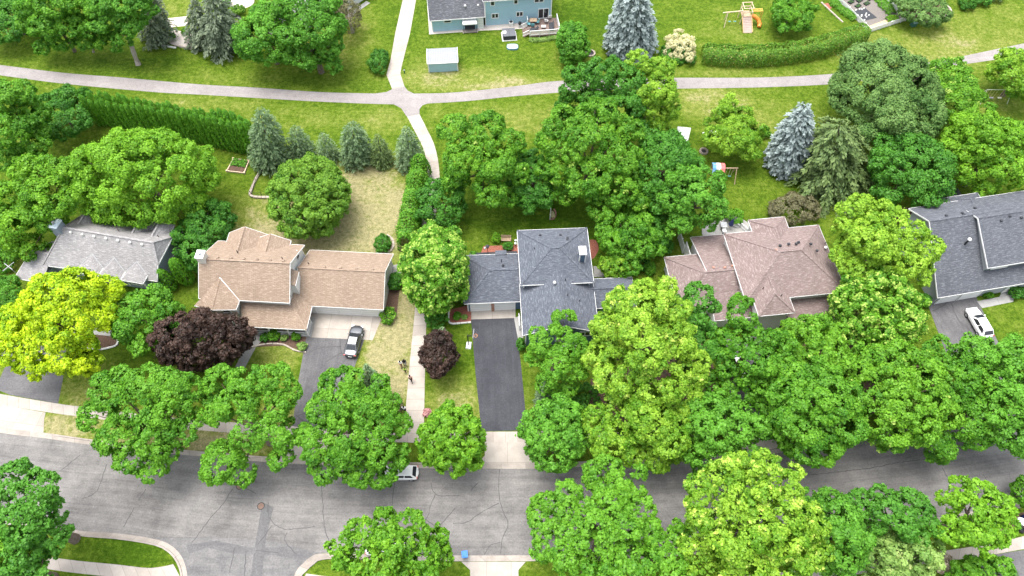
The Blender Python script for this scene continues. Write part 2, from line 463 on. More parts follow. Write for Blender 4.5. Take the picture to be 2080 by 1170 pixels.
# ------------------------------------------------------------------ street, kerbs, walks
N_ASPH = [(-160, 848), (0, 879), (90, 890), (210, 907), (417, 928), (600, 942), (850, 951), (985, 952), (1100, 952), (1200, 947), (1380, 937), (1560, 923), (1627, 912), (1760, 892), (1900, 869), (2080, 838), (2260, 800)]
N_OUT = [(-160, 838), (0, 868), (90, 879), (210, 896), (417, 918), (600, 931), (850, 940), (985, 941), (1100, 941), (1200, 937), (1380, 928), (1560, 914), (1627, 904), (1760, 884), (1900, 861), (2080, 830), (2260, 793)]
S_ASPH_ALL = [(-160, 1030), (0, 1053), (153, 1077), (240, 1084), (380, 1104), (520, 1117), (653, 1123), (913, 1128), (1040, 1128), (1240, 1126), (1400, 1115), (1600, 1096), (1800, 1068), (2040, 1027), (2260, 985)]
strip('road', N_ASPH, S_ASPH_ALL, .006, M_ROAD, 260)
S_W = [(-160, 1030), (0, 1053), (153, 1077), (233, 1083), (300, 1092), (340, 1103), (365, 1124), (377, 1150), (381, 1178), (384, 1260), (388, 1600)]
S_WO = [(-160, 1041), (0, 1064), (153, 1088), (233, 1095), (295, 1104), (330, 1114), (352, 1132), (364, 1155), (368, 1180), (371, 1260), (374, 1600)]
S_E = [(586, 1600), (592, 1260), (597, 1172), (610, 1150), (630, 1132), (655, 1124), (760, 1126), (913, 1128), (1040, 1128), (1240, 1126), (1400, 1115), (1600, 1096), (1800, 1068), (2040, 1027), (2260, 985)]
S_EO = [(600, 1600), (605, 1260), (610, 1180), (622, 1161), (641, 1144), (662, 1136), (760, 1138), (913, 1140), (1040, 1140), (1240, 1138), (1400, 1127), (1600, 1107), (1800, 1079), (2040, 1038), (2260, 996)]
sheet('side_road', [(300, 1093), (340, 1104), (365, 1125), (377, 1151), (381, 1180), (384, 1260), (388, 1600), (586, 1600), (592, 1260), (597, 1172), (610, 1150), (630, 1132), (655, 1124), (560, 1100), (420, 1090)], .012, M_SIDE)

M_PATCH = asphalt_mat('asphalt repair strip', (.105, .104, .108), (.150, .147, .147), .4, .6)
sheet('road_patch', [(533, 1020), (556, 1030), (540, 1095), (531, 1180), (528, 1260), (502, 1260), (508, 1180), (520, 1095)], .0145, M_PATCH, ang=1.6)
sheet('road_patch', [(378, 1108), (440, 1098), (505, 1112), (560, 1112), (640, 1126), (618, 1138), (560, 1128), (470, 1124), (420, 1112), (384, 1126)], .0155, M_PATCH)

def kerb(name, A, B, drops=()):
    A, B = smooth_line([P(*a) for a in A]), smooth_line([P(*b) for b in B])
    n = 220; A, B = resample(A, n), resample(B, n)
    hs = []
    for p in B:
        h = .13
        for x0, x1 in drops:
            d = max(P(x0, 940).x - p.x, p.x - P(x1, 940).x)
            if d < .8: h = min(h, .03 + .10 * max(0, d) / .8)
        hs.append(h)
    mb = MB(); u = 0
    for i in range(n - 1):
        du = (A[i + 1] - A[i]).length
        def at(k, t, z): q = A[k].lerp(B[k], t); return (q.x, q.y, z)
        def band(t0, z0, t1, z1):
            f0 = lambda k, z: z if z >= 0 else hs[k]
            mb.poly([at(i, t0, f0(i, z0)), at(i + 1, t0, f0(i + 1, z0)), at(i + 1, t1, f0(i + 1, z1)), at(i, t1, f0(i, z1))],
                    [(u, t0), (u + du, t0), (u + du, t1), (u, t1)])
        band(0, .018, .68, .022); band(.68, .022, .74, -1); band(.74, -1, 1, -1); band(1, -1, 1.0, 0.0)
        u += du
    return struct(mb.build(name, M_KERB))
kerb('kerb', N_ASPH, N_OUT, [(-60, 90), (560, 650), (968, 1098), (1535, 1590)])
kerb('kerb', S_W, S_WO)
kerb('kerb', S_E, S_EO, [(940, 1070)])

# sidewalks along both sides
strip('sidewalk', [(-160, 770), (0, 800), (118, 820), (163, 826), (300, 843), (430, 855), (600, 866), (830, 880), (985, 877), (1085, 876), (1250, 870), (1420, 862), (1560, 848), (1760, 818), (1950, 788), (2200, 740)],
      [(-160, 792), (0, 822), (115, 840), (163, 846), (300, 864), (430, 876), (600, 887), (830, 899), (985, 898), (1085, 898), (1250, 891), (1420, 882), (1560, 868), (1760, 838), (1950, 807), (2200, 760)], .014, M_WALK, 200)
strip('sidewalk', [(-160, 1092), (0, 1115), (133, 1136), (240, 1147), (307, 1154), (352, 1146)], [(-160, 1116), (0, 1139), (123, 1160), (240, 1173), (312, 1180), (366, 1172)], .014, M_WALK, 60)
strip('sidewalk', [(622, 1165), (700, 1175), (800, 1180), (940, 1185), (1250, 1185), (1500, 1170), (1700, 1150), (1930, 1117), (2020, 1103), (2080, 1089), (2220, 1060)],
      [(612, 1185), (700, 1198), (800, 1203), (940, 1208), (1250, 1208), (1500, 1192), (1700, 1172), (1927, 1139), (1990, 1131), (2080, 1115), (2220, 1088)], .014, M_WALK, 120)

# driveways and aprons
RC, RB = R(2.7), R(-3.4)
sheet('driveway', [(-20, 700), (15, 735), (-10, 790), (20, 802), (118, 820), (128, 770), (135, 700)], .018, M_DRIVE2)
sheet('driveway_apron', [(-160, 790), (0, 822), (93, 838), (90, 850), (88, 884), (0, 872), (-160, 842)], .018, M_SLAB, ang=R(-8))
sheet('driveway', [(622, 685), (740, 690), (715, 760), (690, 830), (676, 873), (594, 866), (605, 780)], .018, M_DRIVE2, ang=RB + 1.57)
sheet('driveway_slab', [(633, 632), (778, 640), (757, 691), (622, 685)], .022, M_SLAB, ang=RB)
sheet('driveway_apron', [(592, 887), (668, 892), (664, 925), (676, 938), (560, 930), (575, 915)], .018, M_SLAB, ang=RB)
sheet('driveway', [(957, 649), (1046, 646), (1058, 740), (1071, 874), (978, 876), (966, 760)], .020, M_DRIVE, ang=RC + 1.57)
sheet('driveway_slab', [(957, 620), (1047, 618), (1047, 646), (957, 649)], .024, M_SLAB, ang=RC)
sheet('driveway_apron', [(984, 898), (1084, 898), (1085, 925), (1100, 942), (970, 942), (985, 925)], .018, M_SLAB)
sheet('driveway', [(1470, 690), (1560, 680), (1580, 848), (1490, 858)], .018, M_DRIVE2)
sheet('driveway_apron', [(1500, 880), (1588, 868), (1600, 907), (1510, 922)], .018, M_SLAB, ang=R(7))
sheet('driveway', [(1882, 612), (1978, 594), (2000, 640), (2040, 720), (2060, 770), (1950, 786), (1915, 700)], .018, M_DRIVE2, ang=R(100))
sheet('driveway_apron', [(937, 1141), (1068, 1141), (1053, 1158), (1053, 1260), (955, 1260), (955, 1158)], .018, M_SLAB)
sheet('driveway', [(1985, 1132), (2080, 1117), (2160, 1103), (2200, 1240), (2020, 1260)], .018, M_DRIVE2, ang=R(100))
sheet('front_walk', [(1984, 612), (2030, 603), (2037, 588), (2062, 586), (2058, 613), (1995, 626)], .022, M_PAD)
sheet('front_walk', [(1044, 646), (1057, 641), (1063, 688), (1052, 688)], .022, M_PAD)
sheet('front_walk', [(523, 668), (552, 670), (520, 705), (495, 752), (478, 745), (500, 700)], .020, M_PAD)
sheet('front_walk', [(150, 662), (240, 672), (240, 684), (150, 676)], .020, M_PAD)
sheet('side_walk', [(790, 540), (835, 533), (838, 556), (802, 568)], .022, M_PAD)

# trail and the footpath crossing it
strip('trail', [(-160, 112), (0, 132), (130, 148), (253, 158), (400, 171), (520, 178), (650, 187), (767, 190), (833, 190), (920, 188), (1040, 176), (1127, 165), (1250, 160), (1377, 158), (1560, 157), (1727, 147), (1897, 125), (2047, 95), (2240, 55)],
      [(-160, 132), (0, 153), (130, 170), (313, 187), (420, 193), (520, 199), (660, 207), (800, 212), (873, 210), (953, 205), (1040, 196), (1150, 187), (1260, 182), (1373, 180), (1560, 177), (1727, 167), (1913, 137), (2047, 117), (2240, 80)], .010, M_TRAIL, 240)
sheet('trail_crossing', [(762, 190), (785, 187), (797, 181), (822, 176), (828, 184), (840, 190), (870, 200), (873, 209), (858, 214), (852, 222), (852, 232), (827, 238), (815, 220), (800, 212)], .016, M_TRAIL)
strip('footpath', [(834, -90), (818, 0), (803, 67), (793, 123), (785, 152), (797, 182)], [(862, -90), (845, 0), (833, 67), (817, 130), (813, 149), (822, 177)], .013, M_WALK, 80, curve=False)
strip('footpath', [(827, 237), (840, 262), (862, 308), (868, 360), (858, 440), (846, 560), (843, 627), (834, 720), (825, 820), (820, 882)],
      [(852, 232), (866, 260), (884, 300), (893, 360), (885, 440), (872, 560), (867, 630), (864, 720), (862, 820), (861, 882)], .020, M_WALK, 100)

# tar-sealed cracks, all of them one layer of the paving
def cracks():
    mb = MB()
    def c(pts, w=.09, off=(0, 0), k=1.0, z=.0165):
        q = smooth_line([P(off[0] + x / k, off[1] + y / k) for x, y in pts], .35)
        for a in q[1:-1]: a.x += rnd.uniform(-.06, .06); a.y += rnd.uniform(-.05, .05)
        for a, b in zip(q, q[1:]):
            d = (b - a).normalized(); nrm = Vector((-d.y, d.x, 0)) * w / 2 * rnd.uniform(.7, 1.2)
            mb.poly([(a - nrm).to_tuple()[:2] + (z,), (b - nrm).to_tuple()[:2] + (z,), (b + nrm).to_tuple()[:2] + (z,), (a + nrm).to_tuple()[:2] + (z,)])
    o2, o1, o4, o3 = (520, 780), (0, 780), (1560, 780), (1040, 780)
    for pts in [[(400, 540), (405, 700), (420, 880), (455, 980)], [(845, 560), (835, 700), (825, 800)], [(1065, 600), (1090, 670), (1140, 682), (1240, 680)],
                [(1092, 672), (1065, 740), (1035, 825), (975, 850)], [(1035, 825), (1085, 862)], [(1215, 755), (1150, 830), (1110, 880)], [(1480, 725), (1370, 785), (1290, 840), (1200, 852)],
                [(1485, 520), (1480, 650), (1500, 760), (1535, 850), (1500, 950), (1490, 1035)], [(75, 720), (80, 810), (130, 865), (200, 885), (360, 868)], [(95, 865), (10, 980)],
                [(190, 905), (175, 945), (210, 1000), (250, 1040)], [(1490, 965), (1430, 980), (1390, 1040)], [(0, 1015), (140, 1030)], [(1350, 605), (1310, 650)]]: c(pts, .085, o2, 3)
    for pts in [[(490, 430), (375, 525)], [(650, 490), (590, 650), (500, 700)], [(890, 640), (845, 710)], [(815, 755), (755, 870)], [(1420, 640), (1350, 740), (1290, 810), (1170, 965)], [(1480, 625), (1560, 670)],
                [(1430, 1000), (1400, 1150)], [(1500, 1020), (1490, 1170)]]: c(pts, .10, o1, 3)
    for pts in [[(100, 570), (600, 515), (800, 478), (1010, 452)], [(1060, 510), (1095, 570)], [(1310, 550), (1345, 610)], [(110, 470), (200, 545)], [(1480, 370), (1510, 410)]]: c(pts, .08, o4, 3)
    for pts in [[(840, 720), (850, 830)], [(1060, 590), (1100, 690)]]: c(pts, .08, o3, 3)
    for pts in [[(780, 962), (880, 922), (1010, 915)], [(1005, 862), (1015, 960), (1045, 965)], [(1015, 960), (905, 1022)]]: c(pts, .13, (390, 430), 3.343, .027)
    c([(600, 842), (618, 857), (632, 864)], .14, z=.027); c([(606, 845), (640, 830)], .14, z=.027)
    for pts in [[(1010, 780), (960, 850), (870, 900)], [(1010, 840), (1060, 960), (1150, 1040)]]: c(pts, .16, (1660, 390), 3.714, .027)
    return struct(mb.build('crack_sealing', M_TAR, weld=False))
cracks()

# beds of mulch, rock and soil, plus dark sheets painting shade under trees
sheet('mulch_bed', [(912, 630), (957, 618), (957, 655), (914, 657)], .020, M_MULCH)
sheet('mulch_bed', [(982, 500), (1052, 497), (1052, 516), (976, 516)], .016, M_MULCH)
sheet('mulch_bed', [(1198, 487), (1210, 488), (1216, 505), (1208, 522), (1200, 524)], .016, M_MULCH, round_=True)
sheet('mulch_bed', [(160, 676), (234, 684), (242, 702), (200, 710), (158, 702)], .016, M_SOIL)
sheet('mulch_bed', [(520, 676), (628, 684), (618, 712), (575, 702), (520, 705)], .016, M_SOIL)
sheet('mulch_bed', [(790, 570), (814, 566), (806, 640), (776, 650)], .016, M_SOIL)
sheet('rock_bed', [(335, 72), (350, 62), (378, 66), (405, 78), (398, 98), (358, 94)], .016, M_ROCK, round_=True)
sheet('rock_bed', [(335, 38), (380, 33), (384, 52), (340, 56)], .016, M_ROCK)
sheet('rock_bed', [(462, -5), (510, -6), (514, 8), (490, 18), (464, 10)], .020, M_ROCK, round_=True)
sheet('rock_edging', [(868, 12), (873, 10), (884, 61), (1070, 42), (1078, 58), (984, 62), (872, 70)], .016, M_ROCK)
sheet('soil_and_shade_bed', [(1200, 770), (1260, 745), (1400, 700), (1440, 720), (1470, 860), (1380, 862), (1240, 868), (1195, 840)], .010, M_SOIL, round_=True)  # some real mulch, spread wide as a dark stand-in for shade between crowns
sheet('soil_and_shade_bed', [(1580, 700), (1700, 690), (1860, 720), (1900, 790), (1760, 815), (1600, 838)], .010, M_SOIL, round_=True)  # dark sheet painting the shade beneath the right-hand trees
sheet('soil_and_shade_bed', [(1560, 895), (1640, 888), (1650, 905), (1530, 918)], .012, M_SOIL)
sheet('soil_and_shade_bed', [(1975, 1064), (2080, 1040), (2090, 1078), (2000, 1096)], .012, M_SOIL)
sheet('soil_and_shade_bed', [(1800, 420), (1860, 425), (1855, 455), (1815, 455)], .012, M_SOIL, round_=True)
sheet('soil_and_shade_bed', [(1770, 240), (1850, 248), (1840, 275), (1780, 275)], .012, M_SOIL, round_=True)


# ================================================================== foliage
def unit(a): return a / np.maximum(1e-9, np.linalg.norm(a, axis=-1, keepdims=True))

def leaf_object(name, pos, nrm, size, tint, mat, parent, tdir=None, aspect=.75, fold=.22):
    """many small folded leaves or sprays, one face each, as one mesh"""
    n = len(pos)
    nrm = unit(nrm)
    t = RNG.normal(size=(n, 3)) if tdir is None else tdir
    t = unit(t - nrm * (t * nrm).sum(1, keepdims=True))
    b = np.cross(nrm, t)
    Lh = (size * .5)[:, None]; Wh = Lh * aspect
    co = np.empty((n, 4, 3), np.float32)
    co[:, 0] = pos - t * Lh; co[:, 2] = pos + t * Lh
    co[:, 1] = pos + b * Wh - nrm * fold * Wh * 2 + t * Lh * .15
    co[:, 3] = pos - b * Wh - nrm * fold * Wh * 2 + t * Lh * .15
    me = bpy.data.meshes.new(name)
    me.vertices.add(n * 4); me.vertices.foreach_set('co', co.ravel())
    me.loops.add(n * 4); me.loops.foreach_set('vertex_index', np.arange(n * 4, dtype=np.int32))
    me.polygons.add(n); me.polygons.foreach_set('loop_start', np.arange(0, n * 4, 4, dtype=np.int32))
    a = me.attributes.new('tint', 'FLOAT', 'FACE'); a.data.foreach_set('value', np.clip(tint, 0, 1).astype(np.float32))
    me.materials.append(mat); me.update()
    o = bpy.data.objects.new(name, me); COL.objects.link(o)
    o.parent = parent
    return o

def sphere_dirs(n): return unit(RNG.normal(size=(n, 3)))

def lobe_leaves(lobes, leaf=.34, density=1.0, tips=0.0, sub=14, sub_r=.335, squash=.85, up=.35, base_tint=.36, spread=.20, cull=.80, hang=0.0):
    """leaves on the outside of every lobe's own little clumps; lobes: (centre, radius, outward)"""
    LC = np.array([l[0] for l in lobes]); LR = np.array([l[1] for l in lobes]); LO = unit(np.array([l[2] for l in lobes]) + 1e-6)
    leaf = leaf * .86
    SC, SR, SO, ST, SI = [], [], [], [], []
    for i in range(len(lobes)):
        m = max(4, int(sub * RNG.uniform(.85, 1.2)))
        d = sphere_dirs(m * 3); d = d[(d @ LO[i] > -.25) | (d[:, 2] > .3)][:m]
        k = len(d)
        SC.append(LC[i] + d * LR[i] * RNG.uniform(.55, .85, (k, 1)) * np.array([1, 1, squash]))
        SR.append(LR[i] * sub_r * RNG.uniform(.60, 1.40, k)); SO.append(unit(d + .6 * LO[i]))
        ST.append(base_tint + RNG.normal(0, spread * .55, k) + RNG.normal(0, spread * .45)); SI.append(np.full(k, i))
    SC, SR, SO, ST, SI = map(np.concatenate, (SC, SR, SO, ST, SI))
    cnt = np.maximum(5, (1.25 * density * 4 * math.pi * SR ** 2 * .62 / (leaf ** 2 * .36))).astype(int)
    idx = np.repeat(np.arange(len(SC)), cnt); n = len(idx)
    d = sphere_dirs(n)
    flip = (d * SO[idx]).sum(1) < -.35
    d[flip] = -d[flip]
    rad = SR[idx] * (1 + RNG.normal(0, .17, n)) + np.where(RNG.random(n) < .06, RNG.uniform(.1, .45, n), 0) * np.clip(SR[idx], .2, 1)
    p = SC[idx] + d * rad[:, None] * np.array([1, 1, squash])
    p[:, 2] -= hang * RNG.random(n) * np.clip(-d[:, 2] + .3, 0, 1)
    keep = np.ones(n, bool)
    for j in range(len(LC)):                                   # nothing deep inside a neighbouring lobe
        q = (p - LC[j]) / (LR[j] * cull); keep &= ((q * q).sum(1) > 1) | (SI[idx] == j)
    p, d, idx = p[keep], d[keep], idx[keep]; n = len(p)
    nr = d + np.array([0, 0, up]) + RNG.normal(0, .42, (n, 3))
    tint = np.clip(ST[idx] + RNG.normal(0, spread * .5, n), 0, .72)
    if tips > 0:
        polar = (d * SO[idx]).sum(1) > .72
        fresh = RNG.random(len(SC)) < tips
        sel = polar & fresh[idx]
        tint[sel] = RNG.uniform(.74, 1.0, sel.sum())
    size = leaf * RNG.uniform(.55, 1.4, n)
    return p, nr, size, tint

def crown_lobes(c, ax, n=30, lobe=.32, low=-.45, rough=.10):
    """lobes over an egg-shaped crown"""
    k = np.arange(n * 2) + .5
    z = 1 - k / n; ph = k * 2.399963 + RNG.random() * 6
    r = np.sqrt(np.maximum(0, 1 - z * z)); d = np.stack([r * np.cos(ph), r * np.sin(ph), z], 1)
    d = unit(d + RNG.normal(0, .13, d.shape)); d = d[d[:, 2] > low]
    out = []; mean = (ax[0] + ax[1] + ax[2]) / 3
    for q in d:
        f = RNG.normal(1, rough)
        rr = lobe * mean * RNG.uniform(.66, 1.28)
        pos = c + q * (np.array(ax) * f - rr * 1.0)
        out.append((pos, rr, q))
    out.append((np.array(c), mean * .55, np.array([0, 0, 1.0])))
    return out

def trunk(parent, top, r0, targets, mat, lean=(0, 0), name='trunk'):
    mb = MB()
    bx, by = lean
    pts = [(bx, by, -.1), (bx * .8 + top[0] * .1, by * .8 + top[1] * .1, top[2] * .25), (bx * .3 + top[0] * .5, by * .3 + top[1] * .5, top[2] * .65), tuple(top)]
    mb.tube(pts, [r0 * 1.25, r0, r0 * .8, r0 * .5], 8)
    for t in targets:
        a = Vector(pts[2]).lerp(Vector(top), rnd.uniform(0, .7)); b = Vector(t); m = a.lerp(b, .5) + Vector((0, 0, -.04 * (b - a).length))
        mb.tube([a, m, b], [r0 * .42, r0 * .26, r0 * .07], 5)
    return mb.build(name, mat, parent, weld=False)

ALL_TREES = []
def tree(name, label, cx, cy, rx, ry, leafs, h=None, cat='tree', zc=None, lobes=None, n=30, lobe=.31, leaf=.34, density=1.0, tips=0.0, bark=None, group=None,
         low=-.5, rz=None, rough=.10, limbs=8, squash=.85, base=None, tint=.36, sub=14, sub_r=.335, r0=None, spread=.24, shift=0):
    """broad-leaved tree whose crown shows at (cx, cy) with half sizes rx, ry in the photo"""
    k0 = ppm(cy)
    Rm = rx / k0 * .93
    if h is None: h = 1.75 * Rm + 1.6
    zc_ = h * .60 if zc is None else zc
    k = k0 * CAMH / (CAMH - zc_ * .93)
    c = P(cx, cy, zc_); Rx = rx / k
    vz = (h - zc_) if rz is None else rz
    s2 = (ry / k) ** 2 - (vz * .8 * math.cos(dep(cy))) ** 2
    Ry = math.sqrt(max(s2, (.5 * Rx) ** 2)) / math.sin(dep(cy)); Ry = min(max(Ry, .6 * Rx), 1.5 * Rx)
    root = empty(name, (c.x, c.y, 0), label, cat, group=group)
    if lobes:
        ls = []
        for q in lobes:
            lx, ly, lr = q[:3]; z = q[3] if len(q) > 3 else zc_ + rnd.uniform(-.1, .12) * h
            w = P(lx, ly, z); kk = ppm(ly) * CAMH / (CAMH - z * .93); r = lr / kk
            cc = np.array([w.x - c.x, w.y - c.y, z])
            m = max(6, int(5 + r * 3))
            for d in sphere_dirs(m):
                d[2] = abs(d[2]) * .9 - .25 if RNG.random() < .75 else d[2]; d = unit(d)
                rr = r * RNG.uniform(.36, .50)
                ls.append((cc + d * (r - rr * .92) * np.array([1, 1, .75]), rr, d))
        tg = [(P(q[0], q[1], (q[3] if len(q) > 3 else zc_) - .3) - Vector((c.x, c.y, 0)))[:] for q in lobes]
    else:
        ls = crown_lobes(np.array([0, 0, zc_]), (Rx, Ry, vz), n, lobe, low, rough)
        if shift: ls = [(a + np.array([shift * a[2] / h, 0, 0]), b, d) for a, b, d in ls]
        pick = [ls[i] for i in RNG.permutation(len(ls) - 1)[:limbs]]
        tg = [(q[0] * np.array([.92, .92, 1]))[:] for q in pick]
    p, nr, sz, ti = lobe_leaves(ls, leaf, density, tips, base_tint=tint, squash=squash, sub=sub, sub_r=sub_r, spread=spread)
    p[:, 2] = np.maximum(p[:, 2], .12)
    leaf_object('crown', p, nr, sz, ti, leafs, root)
    if h > 3.0:
        lean = (0, 0)
        if base: bb = P(*base); lean = (bb.x - c.x, bb.y - c.y)
        trunk(root, (0, 0, zc_ * .95), r0 or (.10 + .028 * h), tg, bark or M_BARK, lean)
    ALL_TREES.append(root)
    return root

def bush(label, cx, cy, rx, ry, leafs, h=1.4, name='shrub', cat='shrub', **kw):
    kw.setdefault('n', 12); kw.setdefault('lobe', .42); kw.setdefault('leaf', .24); kw.setdefault('low', -.3)
    return tree(name, label, cx, cy, rx, ry, leafs, h=h, cat=cat, zc=h * .45, rz=h * .55, **kw)

def conifer(name, label, apex, base, Rpx, leafs, cat='spruce', spray=.50, puff=1.5, droop=.18, lean=True, shape=.7, bare=.03, wh=.34, rag=.2, group=None, dens=1.0, width=.42, tint=.34):
    """needle tree: apex and foot given as photo spots, whorls of drooping branches in between"""
    b = P(*base)
    # height that makes the tip land on the apex row
    h = 1.0
    for _ in range(60):
        q = Vector((b.x, b.y, h)); f = q.y * CD - (h - CAMH) * SD; dn = -q.y * SD - (h - CAMH) * CD
        if 585 + FPX * dn / f <= apex[1]: break
        h += .3
    a = P(apex[0], apex[1], h); tip = Vector((a.x - b.x, a.y - b.y, h))
    Rm = Rpx / ppm(base[1])
    root = empty(name, (b.x, b.y, 0), label, cat, group=group)
    pos, nr, td, sz, ti = [], [], [], [], []
    nw = max(8, int(h / wh))
    for i in range(nw):
        t = bare + (1 - bare) * (i + rnd.random() * .5) / nw
        Lr = Rm * max(.05, (1 - t ** 1.25)) ** (shape * 1.15) * (1 if t > .12 else .78 + t * 1.8)
        nb = int((6 + 9 * (1 - t)) * dens)
        a0 = rnd.random() * 6.28
        for k in range(nb):
            az = a0 + 6.283 * k / nb + rnd.uniform(-.2, .2); Lb = max(.18, Lr * rnd.uniform(1 - rag, 1.10))
            out = np.array([math.cos(az), math.sin(az), 0]); side = np.array([-out[1], out[0], 0])
            btint = tint + RNG.normal(0, .10)
            m = max(3, int(Lb / .20 * puff))
            s = np.sqrt(RNG.uniform(.08, 1.0, m)); sd = RNG.uniform(-1, 1, m) * (.10 + .26 * Lb * (1.12 - s) + .06)
            z = t * h + .10 * Lb * np.sin(s * 3.1) - droop * Lb * s ** 2
            q = out[None] * (s * Lb)[:, None] + side[None] * sd[:, None]; q[:, 2] += z + RNG.normal(0, .07, m)
            q[:, :2] += np.array([tip.x, tip.y]) * np.clip(t, 0, 1)
            pos.append(q); nr.append(np.array([0, 0, .9]) + out * .55 + RNG.normal(0, .38, (m, 3)))
            td.append(out[None] + side[None] * (sd * 1.2)[:, None] + np.array([0, 0, -droop * .8]) + RNG.normal(0, .2, (m, 3)))
            sz.append(np.full(m, spray) * RNG.uniform(.7, 1.2, m) * (.75 + .25 * min(1, Lb)))
            tt = btint + RNG.normal(0, .10, m); tt[s > .82] += .18; ti.append(tt)
    pos, nr, td, sz, ti = map(np.concatenate, (pos, nr, td, sz, ti))
    pos[:, 2] = np.maximum(pos[:, 2], .08)
    leaf_object('crown', pos, nr, sz, ti, leafs, root, tdir=td, aspect=width, fold=.15)
    mb = MB(); mb.tube([(0, 0, -.1), (tip.x * .5, tip.y * .5, h * .5), (tip.x * .97, tip.y * .97, h * .97)], [.05 + .022 * h, .03 + .012 * h, .02], 7)
    mb.build('trunk', M_BARK, root, weld=False)
    return root

def column_leaves(h, Rm, leaf=.30, n=None, ridges=7):
    n = n or int(2 * math.pi * Rm * h * 1.0 / (leaf * leaf * .30) * 1.3)
    z = RNG.random(n) ** .9; th = RNG.random(n) * 6.283
    r = Rm * np.minimum(1, (.62 + z * 1.6)) * np.sqrt(np.clip(1 - z ** 2.6, 0.01, 1)) * (1 + .10 * np.sin(th * ridges + z * 3) + RNG.normal(0, .06, n))
    o = np.stack([np.cos(th), np.sin(th), np.zeros(n)], 1)
    p = o * r[:, None]; p[:, 2] = .05 + z * (h - .08)
    nrm = o + np.array([0, 0, .25]) + np.clip(z - .75, 0, 1)[:, None] * np.array([0, 0, 3.0]) + RNG.normal(0, .32, (n, 3))
    td = np.array([0, 0, 1.0]) + o * .45 + RNG.normal(0, .25, (n, 3))
    return p, nrm, td, leaf * RNG.uniform(.7, 1.3, n), .34 + RNG.normal(0, .13, n) + .06 * np.sin(th * ridges)

def column_tree(name, label, loc, h, Rm, leafs, cat='arborvitae', group=None):
    root = empty(name, loc, label, cat, group=group)
    p, nrm, td, sz, ti = column_leaves(h, Rm)
    leaf_object('crown', p, nrm, sz, ti, leafs, root, tdir=td, aspect=.5, fold=.2)
    mb = MB(); mb.tube([(0, 0, -.1), (0, 0, h * .5)], [.09, .05], 6); mb.build('trunk', M_BARK, root, weld=False)
    return root

def hedge(label, line, half_w, h, leafs, name='hedge', leaf=.26, clipped=True, cat='hedge', bump=.12, px=True, dens=1.0):
    """leaves over the sides and top of a run of hedge along a line of photo spots (its foot)"""
    q = smooth_line([P(*a) for a in line], .5) if px else smooth_line([Vector((a[0], a[1], 0)) for a in line], .5)
    d = [0]
    for a, b in zip(q, q[1:]): d.append(d[-1] + (b - a).length)
    tot = d[-1]; o0 = q[len(q) // 2].copy()
    root = empty(name, o0, label, cat)
    per = 2 * h + 2 * half_w
    n = int(tot * per / (leaf * leaf * .36) * 1.5 * dens)
    s = RNG.random(n) * tot; qx = np.array([[a.x, a.y] for a in q]); dd = np.array(d)
    cx = np.interp(s, dd, qx[:, 0]); cy = np.interp(s, dd, qx[:, 1])
    tx = np.interp(s + .3, dd, qx[:, 0]) - np.interp(s - .3, dd, qx[:, 0]); ty = np.interp(s + .3, dd, qx[:, 1]) - np.interp(s - .3, dd, qx[:, 1])
    ln = np.maximum(1e-6, np.hypot(tx, ty)); tx /= ln; ty /= ln
    # superellipse section
    th = RNG.uniform(0, math.pi, n); e = .55 if clipped else .85
    sx = np.sign(np.cos(th)) * np.abs(np.cos(th)) ** e; sz_ = np.sin(th) ** e
    endf = np.clip(np.minimum(s, tot - s) / half_w, 0, 1) ** .45 * .45 + .55
    wav = 1 + bump * (np.sin(s * 2.1) * .5 + np.sin(s * 5.3 + th * 3) * .4 + RNG.normal(0, .35, n))
    a = sx * half_w * wav * endf; zz = (.05 + sz_ * h * (1 + bump * .5 * (np.sin(s * 1.7) + RNG.normal(0, .5, n)))) * (endf * .35 + .65)
    p = np.stack([cx - ty * a - o0.x, cy + tx * a - o0.y, zz], 1)
    nrm = np.stack([-ty * sx, tx * sx, sz_ * .9 + .15], 1) + RNG.normal(0, .4, (n, 3))
    ti = .34 + RNG.normal(0, .16, n) + .05 * np.sin(s * 3)
    ti[RNG.random(n) < .05] = .95
    leaf_object('foliage', p, nrm, leaf * RNG.uniform(.7, 1.3, n), ti, leafs, root)
    mb = MB()
    for x in np.arange(.6, tot - .4, 1.4):
        px_, py_ = np.interp(x, dd, qx[:, 0]) - o0.x, np.interp(x, dd, qx[:, 1]) - o0.y
        mb.tube([(px_, py_, -.05), (px_ + .1, py_, h * .6)], [.07, .04], 5)
    mb.build('stem', M_BARK, root, weld=False)['kind'] = 'stuff'
    return root

# ------------------------------------------------------------------ the trees, back to front
T, C_ = tree, conifer
# beyond the trail, left
T('shade_tree', 'dense dark bushy tree in the top left corner of the photo', 25, 35, 52, 48, L['deep'], h=6, leaf=.38)
T('cottonwood_tree', 'tall drooping green tree beyond the trail with a low hanging bough', 105, 35, 70, 90, L['mid'], h=12, leaf=.40, rough=.2, lobe=.27,
  r0=.26, lobes=[(130, 80, 26, 4), (70, 10, 38, 9), (120, 0, 45, 10), (95, 50, 36, 7), (60, 50, 26, 6), (90, 95, 20, 3.0), (145, 50, 30, 7), (150, 5, 30, 10)])
T('leaning_tree', 'green tree with a single slanting trunk between the drooping tree and the forked pale trunk', 185, 40, 48, 55, L['mid'], h=10, base=(190, 106), leaf=.38, bark=M_BARKP, r0=.2,
  lobes=[(172, 84, 22, 4), (212, 86, 22, 4), (165, 20, 36, 8), (205, 10, 36, 9), (185, 55, 30, 6), (160, 60, 22, 5), (205, 70, 18, 4)])
